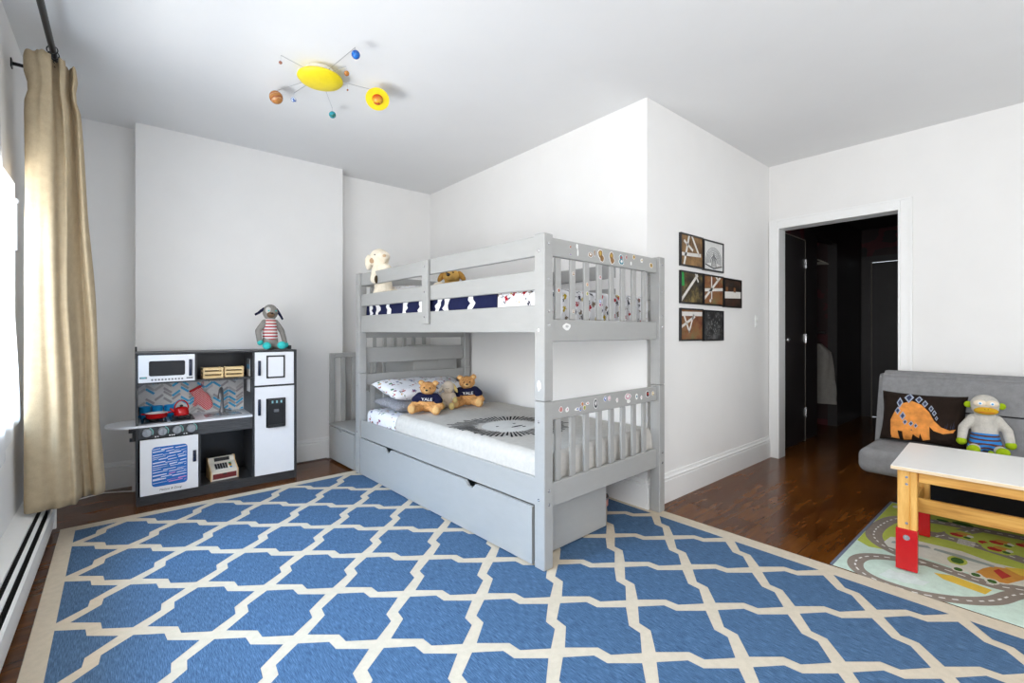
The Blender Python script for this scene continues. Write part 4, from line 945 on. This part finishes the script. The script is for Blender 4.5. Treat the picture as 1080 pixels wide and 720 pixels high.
# ------------------------------------------------------------------ framed pictures
fw, fh = .332, .243
COLS = {'brown': [(.09, .045, .015), (.20, .11, .04), (.30, .17, .06)], 'green': [(.012, .012, .010), (.05, .035, .012), (.22, .16, .05)], 'rust': [(.13, .035, .015), (.22, .09, .03), (.16, .13, .05)], 'dark': [(.010, .008, .007), (.03, .015, .008), (.06, .02, .01)], 'black': [(.008, .008, .008), (.02, .02, .02), (.11, .11, .11)], 'white': [(.60, .60, .58), (.66, .66, .64), (.55, .55, .54)]}
def art(name, cs):
    N = NT(name); v = N.coord((1, 1, 1)); f = N.noise(v, 9, 6, .7); N.l(N.ramp(f, [(.36, cs[0]), (.5, cs[1]), (.64, cs[2])]), N.b.inputs['Base Color']); N.b.inputs['Roughness'].default_value = .5; return N.m
ARTS = {k: art('artwork_' + k, c) for k, c in COLS.items()}
strip_m = plain('white_paint_strip', (.66, .64, .60), .6)
def band(mb, a, b, w, mi=0):
    a = Vector(a); b = Vector(b); d = (b - a).normalized(); n_ = Vector((-d.y, d.x)) * w
    P = clip_poly([tuple(a + n_), tuple(b + n_), tuple(b - n_), tuple(a - n_)], .012, .012, fw - .012, fh - .012)
    if len(P) > 2: mb.poly([(x, -.0135 - .0002 * mi, z) for x, z in P], mi)
pics = [((3.105, 1.688), 'brown', [((-.03, .085), (.30, .10), .013), ((.13, .25), (.045, .0), .011), ((.15, .25), (.27, .10), .010), ((.05, .19), (.18, .125), .010)], 'black framed brown artwork with crossing white strips, top left of the group'),
        ((3.446, 1.684), 'white', [], 'black framed pencil drawing of an arch on white, top right of the group'),
        ((3.105, 1.411), 'green', [((0, .015), (.25, .225), .012), ((.215, .235), (.26, .17), .008), ((.02, .05), (.0, .0), .01)], 'black framed dark green artwork with one diagonal white strip, middle row left'),
        ((3.446, 1.411), 'rust', [((-.03, .115), (.32, .137), .012), ((-.03, .02), (.30, .25), .011), ((.13, .25), (.13, .05), .009), ((.10, .045), (.12, .03), .012), ((.2, .24), (.24, .2), .01)], 'black framed rusty artwork with star of white strips, middle of the group'),
        ((3.782, 1.407), 'dark', [((0, .10), (.33, .112), .028)], 'black framed dark artwork with broad horizontal white band, nearest the light switch'),
        ((3.105, 1.134), 'rust', [((-.02, .20), (.34, .205), .016), ((-.02, .09), (.21, .185), .010), ((.05, .19), (.13, .06), .009), ((.19, .20), (.12, .06), .008)], 'black framed rusty artwork with triangle of white strips, bottom left of the group'),
        ((3.446, 1.130), 'black', [], 'black framed nearly black speckled artwork, bottom right of the group')]
for (x, z), a, bands, lb in pics:
    o = empty('framed_picture', (x, YP, z), 0, lb, 'framed picture')
    MB().box(0, -.018, 0, fw, 0, .012).box(0, -.018, fh - .012, fw, 0, fh).box(0, -.018, .012, .012, 0, fh - .012).box(fw - .012, -.018, .012, fw, 0, fh - .012).build('frame', M['black'], o)
    ar = MB().box(.012, -.013, .012, fw - .012, -.001, fh - .012).build('artwork', ARTS[a], o)
    mb = MB()
    for p, q_, w in bands: band(mb, p, q_, w)
    if a == 'green': band(mb, (.02, .24), (.035, .13), .022, 1)
    if a == 'dark': band(mb, (.06, .17), (.06, .13), .018, 1); band(mb, (.2, .17), (.2, .13), .02, 1)
    if a == 'white':
        for r_ in (.045, .062, .075, .088, .10, .115):
            mb.tube([(.165 + r_ * 1.15 * math.cos(t), -.0135, .075 + r_ * 1.0 * math.sin(t)) for t in [R(-10 + 20 * k) for k in range(11)]], .0022 if r_ > .05 else .004, n=4, mi=1)
        for k in range(5): mb.tube([(.165 + (.02 * (k - 2)), -.0135, .04), (.165 + .01 * (k - 2), -.0135, .15 - .02 * abs(k - 2))], .003, n=4, mi=1)
        mb.tube([(.03, -.0135, .05), (.165, -.0135, .025), (.30, -.0135, .05)], .006, n=4, mi=1)
        mb.build('drawing_lines', [strip_m, plain('graphite', (.14, .14, .14), .6)], ar)
    elif a == 'black':
        rnd = random.Random(5)
        for k in range(45):
            cx, cz = .165 + rnd.gauss(0, .07), .11 + rnd.gauss(0, .05)
            if not (.03 < cx < .30 and .03 < cz < .21): continue
            mb.tube([(cx, -.0135, cz), (cx + rnd.uniform(-.02, .02), -.0135, cz + rnd.uniform(-.02, .02))], .0012, n=4)
        mb.build('speckles', plain('pale_speckle', (.3, .3, .3), .6), ar)
    else: mb.build('painted_strips', [strip_m, plain('accent_%s' % a, (.02, .30, .06) if a == 'green' else (.18, .07, .02), .6)], ar)

# ------------------------------------------------------------------ planet mobile on the ceiling
o = empty('solar_system_mobile', (.912, 2.886, H), 0, 'ceiling lamp shaped like a solar system with yellow sun disc and planets', 'ceiling lamp')
MB().lathe([(0, 0), (.085, 0), (.08, -.02), (.06, -.032), (0, -.034)], n=36).build('canopy', M['trim'], o, 50)
MB().lathe([(0, -.030), (.10, -.034), (.128, -.042), (.13, -.050), (.12, -.062), (.08, -.074), (.03, -.080), (0, -.081)], n=48).build('sun_disc', plain('sun_yellow', (.80, .63, .01), .5), o, 40)
def pl(name, m, pos, r, ring=False):
    a = Vector(pos) - Vector((.912, 2.886, H)); d = Vector((a.x, a.y, 0)).normalized(); tip = Vector((a.x, a.y, -.045)) - d * r * .3
    ar = MB().tube([(d.x * .05, d.y * .05, -.034), tuple(tip)], .0016, n=6).tube([tuple(tip), (a.x, a.y, a.z + r * .8)], .0008, n=5).build('arm', M['silver'], o)
    p = MB().ell((a.x, a.y, a.z), r, n=24).build(name, m, o, 80)
    return p, a
def banded(name, cs, per, rot=(0, 0, 0)):
    N = NT(name); v = N.coord((1, 1, 1), rot); sx = N.n('ShaderNodeSeparateXYZ'); N.l(v, sx.inputs[0]); nz_ = N.noise(v, 30)
    m_ = N.n('ShaderNodeMath', operation='MULTIPLY_ADD'); m_.inputs[1].default_value = 1 / per; N.l(sx.outputs[2], m_.inputs[0]); N.l(nz_, m_.inputs[2]); f = N.n('ShaderNodeMath', operation='FRACT'); N.l(m_.outputs[0], f.inputs[0])
    N.l(N.ramp(f.outputs[0], [(i / len(cs), c) for i, c in enumerate(cs)]), N.b.inputs['Base Color']); N.b.inputs['Roughness'].default_value = .2; return N.m
def patchy(name, c1, c2, sc_=40):
    N = NT(name); f = N.noise(N.coord(), sc_, 2); N.l(N.ramp(f, [(.45, c1), (.55, c2)]), N.b.inputs['Base Color']); N.b.inputs['Roughness'].default_value = .2; return N.m
pl('brown_planet', patchy('rust_planet', (.25, .07, .04), (.4, .2, .12)), (.665, 2.785, 2.70), .009)
pl('striped_planet', banded('striped_planet', [(.35, .10, .03), (.55, .30, .12), (.28, .06, .02), (.45, .2, .05)], .03, (.3, .2, 0)), (.742, 3.216, 2.70), .040)
pl('blue_white_planet', patchy('blue_white_planet', (.03, .10, .40), (.6, .65, .7), 60), (.836, 3.175, 2.70), .0165)
pl('green_planet', patchy('green_planet', (.01, .14, .10), (.02, .30, .38), 30), (1.099, 3.222, 2.70), .023)
pl('tiny_planet', patchy('tiny_planet', (.3, .08, .03), (.35, .12, .05)), (1.058, 2.832, 2.70), .0055)
pl('orange_planet', banded('orange_planet', [(.6, .28, .03), (.4, .13, .02)], .02), (.986, 2.653, 2.70), .0145)
pl('blue_planet', patchy('blue_planet', (.01, .08, .36), (.01, .16, .55), 20), (.957, 2.442, 2.70), .0225)
p, a = pl('ringed_planet', banded('ringed_planet', [(.75, .45, .03), (.6, .25, .02), (.5, .06, .01)], .05), (1.239, 2.801, 2.69), .034)
tocam = (Vector((0, 0, 1.2)) - Vector((1.239, 2.801, 2.69))).normalized(); q_ = (tocam * .75 + Vector((0, 0, -.55))).normalized().to_track_quat('Z', 'Y').to_matrix().to_4x4()
MB().lathe([(.034, -.0015), (.073, -.0015), (.073, .0015), (.034, .0015), (.034, -.0015)], n=44, M=Matrix.Translation(a) @ q_).build('planet_ring', plain('ring_yellow', (.85, .62, .01), .4), p, 40)

# ------------------------------------------------------------------ sofa bed
so = empty('sofa_bed', (0, 0, 0), label='grey armless fabric sofa bed against the right wall beside the doorway', cat='sofa')
sy0, sy1 = -1.06, .862
def cushion(name, P, y0, y1, m, par, bev=.03):
    mb = MB(); mb.prism(P, lambda a, b, t: (a, t, b), y0, y1)
    bmesh.ops.bevel(mb.bm, geom=list(mb.bm.edges), offset=bev, segments=4, affect='EDGES', clamp_overlap=True); return mb.build(name, m, par, 60)
MB().box(3.765, sy0, .262, 4.40, sy1, .425, bev=.055, seg=6).build('seat', M['sofa'], so, 60)
cushion('backrest', [(4.235, .36), (4.38, .33), (4.60, .86), (4.575, .905), (4.43, .905), (4.385, .87)], sy0, sy1 + .004, M['sofa'], so, .03)
MB().tube([(4.402, y, .905 - .03) for y in (sy0 + .03, sy1 - .03)], .004, n=6).build('top_piping', M['sofa'], so)
MB().tube([(4.321, sy0 + .01, .655), (4.321, .52, .655)], .005, n=6).build('back_seam', M['sofa_dark'], so)
MB().box(4.02, sy0 + .2, .10, 4.5, .60, .255).build('base', M['sofa_dark'], so)  # dark base block, sized to stand in for shade under the seat
for y in (sy0 + .25, .5):
    for x in (4.07, 4.45): MB().cone((x, y, .0095), (x, y, .12), .02, .028, n=14).build('leg', M['black'], so, 40)
# dinosaur pillow
M['dark_cloth'] = fabric('dark_brown_cloth', (.018, .011, .008), .2, 200)
dn = empty('dinosaur_pillow', (4.225, .595, .600), 0, 'dark brown pillow with an orange dinosaur picture leaning on the sofa', 'pillow')
lean = Matrix.Rotation(R(-16), 4, 'Y')
pw_ = pillow('cushion', (0, 0, 0), (0, 0, 0), .45, .355, .12, M['dark_cloth'], None, 3); pw_.parent = dn
for k in ('label', 'category'):
    if k in pw_: del pw_[k]
# local frame: x along world -Y (to the right), y up the pillow, z towards the room
dn.rotation_euler = Matrix(((0, math.sin(R(17)), -math.cos(R(17))), (-1, 0, 0), (0, math.cos(R(17)), math.sin(R(17))))).to_euler()
def D_(P, zoff): # (worldY, z) -> pillow local
    return [((.595 - y) * 1.0, (z - .585) * 1.04, zoff) for y, z in P]
body = [(.756, .548), (.731, .615), (.696, .665), (.644, .688), (.593, .666), (.552, .622), (.527, .571), (.491, .533), (.448, .518), (.419, .531), (.432, .505), (.479, .491), (.527, .505), (.548, .529), (.544, .447), (.581, .437), (.593, .477), (.600, .448), (.616, .456), (.630, .468), (.640, .435), (.683, .428), (.687, .478), (.713, .48), (.704, .43), (.749, .432)]
plates = [[(.726, .667), (.709, .707), (.691, .671), (.709, .631)], [(.687, .706), (.661, .746), (.635, .712), (.661, .671)], [(.628, .698), (.608, .727), (.588, .703), (.608, .673)], [(.591, .672), (.575, .699), (.558, .676), (.575, .65)], [(.555, .644), (.542, .667), (.529, .647), (.542, .623)], [(.537, .616), (.526, .638), (.514, .62), (.526, .598)], [(.522, .586), (.514, .602), (.506, .588), (.514, .572)], [(.734, .611), (.718, .64), (.702, .615), (.718, .585)], [(.707, .578), (.689, .611), (.672, .583), (.689, .55)], [(.687, .539), (.674, .56), (.661, .543), (.674, .521)], [(.655, .532), (.642, .554), (.629, .536), (.642, .514)], [(.627, .522), (.617, .54), (.606, .525), (.617, .507)]]
tmp = bmesh.new(); tmp.from_mesh(pw_.data); bv = BVHTree.FromBMesh(tmp)
def project(mb, off, cuts=3):
    bmesh.ops.triangulate(mb.bm, faces=mb.bm.faces)
    bmesh.ops.subdivide_edges(mb.bm, edges=mb.bm.edges, cuts=cuts, use_grid_fill=True)
    for v_ in mb.bm.verts:
        h = bv.ray_cast(Vector((v_.co.x, v_.co.y, 1)), Vector((0, 0, -1))); v_.co.z = (h[0].z if h[0] else 0) + off + v_.co.z
mb = MB(); mb.poly(D_(body, 0)); project(mb, .003, 4); mb.build('dinosaur_print', plain('orange_print', (.66, .24, .04), .8, var=.25, sc=22), dn, 180)
mb = MB()
for p_ in plates:
    mb.poly(D_(p_, 0), 0); c = [sum(x[0] for x in p_) / 4, sum(x[1] for x in p_) / 4]; mb.poly(D_([(c[0] + (x - c[0]) * .6, c[1] + (z - c[1]) * .6) for x, z in p_], .001), 1)
project(mb, .0045, 1); mb.build('back_plate', [plain('pale_blue_outline', (.32, .36, .45), .8), plain('slate_blue_print', (.03, .04, .09), .8)], dn)['kind'] = 'stuff'
mb = MB(); mb.poly(D_([(.641, .492), (.637, .497), (.633, .492), (.637, .487)], 0))
for y_, a in ((.470, .018), (.462, .03), (.445, .03), (.436, .045), (.43, .03)): mb.poly(D_([(y_ + .0015, .53), (y_ - .0015, .53), (y_ + .004 - a * .3, .53 + a * 1.3)], 0))
project(mb, .005, 0); mb.build('small_print', plain('blue_grass_print', (.02, .03, .07), .8), dn); tmp.free()
# knitted monkey
MK = fabric('oatmeal_wool', (.50, .475, .43), .16, 260, .7); LG = fabric('lime_wool', (.30, .42, .01), .1); 
o = empty('plush_monkey', (4.165, .285, .432), R(-92), 'oatmeal knitted monkey in blue striped shorts sitting on the grey sofa', 'plush toy'); mb = MB()
o.rotation_euler = (R(0), 0, R(-80))
mb.cap((0, .02, .075), (0, .035, .20), .066, .058); mb.ell((0, .03, .235), (.045, .04, .03)); mb.ell((0, .025, .305), (.068, .058, .064)); mb.ell((0, .02, .28), (.064, .055, .05))
for s_ in (-1, 1):
    mb.cap((s_ * .055, .03, .215), (s_ * .098, .015, .150), .026, .026); mb.cap((s_ * .098, .015, .150), (s_ * .108, -.01, .080), .026, .023)
    mb.cap((s_ * .04, .0, .045), (s_ * .062, -.10, .035), .034, .028)
soft(mb, 'body', MK, o, .0045, .0)
mb = MB(); mb.cap((0, .018, .068), (0, .023, .095), .073, .070)
for s_ in (-1, 1): mb.cap((s_ * .04, .005, .05), (s_ * .05, -.05, .04), .041, .037)
soft(mb, 'shorts', stripes('blue_brown_stripes', (.02, .20, .55), (.10, .035, .02), .024, duty=.55), o, .0045)
for s_ in (-1, 1):
    MB().ell((s_ * .109, -.015, .068), (.026, .024, .026)).build('hand', LG, o, 60); MB().ell((s_ * .064, -.112, .034), (.032, .026, .031)).build('foot', LG, o, 60)
    MB().ell((s_ * .075, .03, .30), (.020, .012, .021)).build('ear', LG, o, 60)
    MB().ell((s_ * .027, -.026, .318), (.031, .014, .021)).build('face_patch', fabric('cream_patch_wool', (.70, .60, .46), .04), o, 60)
    MB().ell((s_ * .027, -.038, .318), (.012, .005, .011)).build('eye_white', M['whitec'], o, 60); MB().ell((s_ * .027, -.043, .318), (.0055, .003, .006)).build('eye', plain('blue_iris', (.03, .3, .6), .4), o, 60)
MB().ell((0, -.030, .272), (.056, .025, .024)).build('muzzle', fabric('mustard_wool', (.55, .32, .02), .08), o, 60)
MB().tube([(x, -.0545 + .6 * x * x * 4, .264 + 2.2 * x * x) for x in (-.034, -.022, -.01, 0, .01, .022, .034)], .0016, n=6).build('mouth', plain('red_thread', (.5, .05, .02), .7), o)
for s_ in (-1, 1): MB().ell((s_ * .007, -.053, .284), .0025, n=8).build('nostril', M['brown_eye'], o)
MB().cap((.02, -.06, .02), (.015, -.10, .018), .014, .016).build('tail', LG, o, 60)
# black item between pillow and monkey
# ------------------------------------------------------------------ play table
t_ = empty('play_table', (2.95, .535, 0), R(3), 'white topped pine children table with red leg extensions on the road mat', 'table')
TL = 1.25; TWd = .69; TZ = .531
MB().box(0, -TL, TZ - .018, TWd, 0, TZ - .003, bev=.001).build('table_top', M['edge'], t_); MB().box(.001, -TL + .001, TZ - .0032, TWd - .001, -.001, TZ).build('top_laminate', M['whitetop'], t_)
N = NT('knotty_pine'); v = N.coord((14, 1.2, 14)); f = N.noise(v, 3, 5, .6); w_ = N.n('ShaderNodeTexVoronoi'); w_.inputs['Scale'].default_value = 1; N.l(N.coord((9, 4.5, 9)), w_.inputs['Vector'])
c1_ = N.ramp(f, [(.3, (.50, .22, .035)), (.55, (.72, .38, .08)), (.75, (.80, .48, .13))]); kn = N.ramp(w_.outputs['Distance'], [(0, (.14, .04, .015)), (.10, (.25, .09, .03)), (.14, (1, 1, 1))])
mx = N.n('ShaderNodeMix', data_type='RGBA', blend_type='MULTIPLY'); mx.inputs[0].default_value = 1; N.l(c1_, mx.inputs[6]); N.l(kn, mx.inputs[7]); N.l(mx.outputs[2], N.b.inputs['Base Color']); N.b.inputs['Roughness'].default_value = .45; M['knotty'] = N.m
M['pine2'] = wood('orange_pine', (.60, .28, .045), (.84, .50, .14), (9, 9, 1), .45, 5)
zb = .0105
for x in (.035, TWd - .075):
    for y in (-.018, -TL + .11):
        near = y > -.5
        lg = MB().box(x, y - .052, .19, x + .022, y - .004, TZ - .018, bev=.003).box(x + .001, y - .080, .19, x + .04, y - .052, TZ - .018, bev=.003).build('leg', M['pine2'], t_)
        ex = MB().box(x - .008, y - .082, zb, x + .034, y + .002, .215, bev=.003).build('leg_extension', M['red'], lg)
        for z in (.245, .44, .475): MB().cone((x - .001, y - .04, z), (x - .003, y - .04, z), .0065, .006, n=12).build('bolt', M['steel'], lg, 40)
        MB().cone((x - .008, y - .04, .175), (x - .0105, y - .04, .175), .014, .013, n=16).cone((x - .0105, y - .04, .175), (x - .013, y - .04, .175), .007, .006, n=8).build('washer', M['steel'], ex, 40)
for x in (.05, TWd - .06): MB().box(x, -TL + .05, .455, x + .02, -.10, TZ - .018, bev=.003).build('apron', M['knotty'], t_)
for y in (-.06, -TL + .07): MB().box(.05, y - .011, .235, TWd - .045, y + .011, .295, bev=.003).build('cross_bar', M['pine2'], t_)
MB().box(TWd / 2 - .012, -TL + .07, .225, TWd / 2 + .012, -.071, .30, bev=.003).build('stretcher', M['knotty'], t_)

# ------------------------------------------------------------------ road play mat
mt = empty('road_play_mat', (0, 0, 0), label='green and grey road map play mat under the play table', cat='play mat')
MB().box(2.785, -1.15, .0006, 4.12, .742, .0045, bev=.0015).build('mat_base', fabric('pale_aqua_pile', (.52, .64, .55), .08, 300, .4), mt)
MB().box(2.785, .737, .0008, 4.125, .750, .0068).box(4.115, -1.15, .0008, 4.128, .75, .0068).build('grey_binding', fabric('grey_binding', (.14, .16, .21)), mt)
Cm = {'green': (.42, .47, .08), 'dkgreen': (.05, .12, .025), 'road': (.24, .20, .165), 'white': (.62, .60, .52), 'yellow': (.66, .44, .06), 'orange': (.55, .25, .05), 'red': (.42, .04, .03), 'pale': (.58, .66, .62), 'dash': (.72, .70, .66), 'ggrey': (.30, .34, .31)}
mk = list(Cm); mm_ = [fabric('mat_' + k, Cm[k], .08, 300, .3) for k in mk]
mb = MB(); lay = [0]
def mp(P, c):
    lay[0] += 1; z = .0046 + lay[0] * .00002; mb.poly([(max(2.788, min(4.112, x)), max(-1.145, min(.735, y)), z) for x, y in P], mk.index(c))
def road(P, w, dash=True, c='road'):
    Q = smoothc(P, 6); L, Rr = [], []
    for i, p in enumerate(Q):
        d = (Q[min(i + 1, len(Q) - 1)] - Q[max(i - 1, 0)]).normalized(); n_ = Vector((-d.y, d.x)) * w; L.append(p + n_); Rr.append(p - n_)
    lay[0] += 1; z = .0046 + lay[0] * .00002
    for i in range(len(Q) - 1): mb.poly([(*L[i], z), (*L[i + 1], z), (*Rr[i + 1], z), (*Rr[i], z)], mk.index(c))
    if dash:
        z += .0001; acc = 0
        for i in range(len(Q) - 1):
            a, b = Q[i], Q[i + 1]; l = (b - a).length; s_ = 0
            while s_ < l:
                if (acc + s_) % .05 < .024:
                    e = min(l, s_ + .008); d = (b - a) / l; n_ = Vector((-d.y, d.x)) * .004; p0, p1 = a + d * s_, a + d * e
                    mb.poly([(*(p0 + n_), z), (*(p1 + n_), z), (*(p1 - n_), z), (*(p0 - n_), z)], mk.index('dash'))
                s_ += .008
            acc += l
mp([(4.11, .735), (3.22, .735), (3.17, .67), (3.30, .30), (3.5, -.1), (3.4, -.6), (3.5, -1.14), (4.11, -1.14)], 'green')
road([(3.99, -.6), (4.0, -.1), (3.96, .25), (3.90, .50), (3.80, .645), (3.60, .695), (3.40, .695), (3.27, .64), (3.185, .52), (3.165, .40), (3.145, .28), (3.14, .18), (3.18, .10), (3.24, -.06), (3.27, -.3), (3.22, -.7), (3.3, -1.1)], .04)
road([(3.17, .43), (3.13, .49), (3.09, .58), (3.02, .65), (2.93, .672), (2.84, .65), (2.785, .59), (2.765, .50), (2.785, .38), (2.86, .26), (2.96, .175), (3.09, .12), (3.17, .06), (3.2, -.05)], .034)
mp([(3.308, .630), (3.42, .62), (3.47, .53), (3.49, .33), (3.44, .21), (3.46, .05), (3.40, -.25), (3.32, -.3), (3.28, -.05), (3.22, .12), (3.18, .16), (3.20, .25), (3.225, .39), (3.245, .51), (3.25, .60)], 'white')
road([(3.62, .60), (3.66, .40), (3.62, .18), (3.55, -.05), (3.58, -.4), (3.6, -1.0)], .045); road([(3.62, .45), (3.78, .38), (3.95, .30)], .035)
mp([(3.073, .389), (3.107, .326), (3.072, .188), (2.997, .205), (3.011, .278), (3.027, .35)], 'yellow')
mp([(2.841, .562), (2.90, .548), (2.95, .539), (2.935, .51), (2.947, .495), (2.958, .441), (2.93, .42), (2.946, .386), (2.876, .402), (2.86, .44), (2.841, .464), (2.85, .50), (2.833, .524)], 'pale')
mp([(3.234, .258), (3.32, .235), (3.388, .205), (3.43, .112), (3.33, .09), (3.205, .145), (3.187, .193)], 'orange'); mp([(3.326, .2), (3.372, .184), (3.315, .137), (3.248, .165)], 'red'); mp([(3.40, .10), (3.44, .02), (3.30, .0), (3.27, .08)], 'white'); mp([(3.42, .17), (3.48, .08), (3.40, .04), (3.36, .11)], 'yellow')
def oval(cx, cy, a, b, c):
    mp([(cx + a * math.cos(2 * PI * k / 12) * (1 + .1 * (k % 2)), cy + b * math.sin(2 * PI * k / 12)) for k in range(12)], c)
for cx, cy, a, b in ((3.33, .33, .05, .03), (3.21, .315, .027, .02), (3.203, .252, .027, .02), (3.178, .195, .027, .02)): oval(cx, cy, a * 1.2, b * 1.3, 'green' if a > .04 else 'white'); oval(cx, cy, a * .8, b * .85, 'dkgreen')
for cx, cy in ((3.77, .36), (3.75, .24), (3.80, .20), (3.68, .20), (3.66, .02), (3.86, .10), (3.9, -.2), (3.75, -.3)):
    oval(cx, cy, .075, .07, 'green'); oval(cx - .02, cy + .015, .028, .03, 'red'); oval(cx + .02, cy - .01, .025, .035, 'orange'); oval(cx + .005, cy - .04, .02, .015, 'white'); oval(cx - .03, cy - .03, .018, .016, 'dkgreen')
oval(4.03, .695, .03, .025, 'white'); oval(3.98, .37, .03, .05, 'dkgreen'); oval(3.96, .46, .02, .03, 'dkgreen')
mp([(3.35, .60), (3.38, .58), (3.43, .46), (3.40, .44), (3.36, .53), (3.32, .60)], 'ggrey'); mp([(3.421, .43), (3.421, .316), (3.399, .20), (3.37, .20), (3.375, .317), (3.39, .43)], 'ggrey'); mp([(3.34, .55), (3.36, .50), (3.345, .495), (3.325, .545)], 'red')
for k in range(6): mp([(3.60 + .016 * k, .36), (3.608 + .016 * k, .36), (3.608 + .016 * k, .29), (3.60 + .016 * k, .29)], 'dash')
mb.build('printed_map', mm_, mt, tri=True)
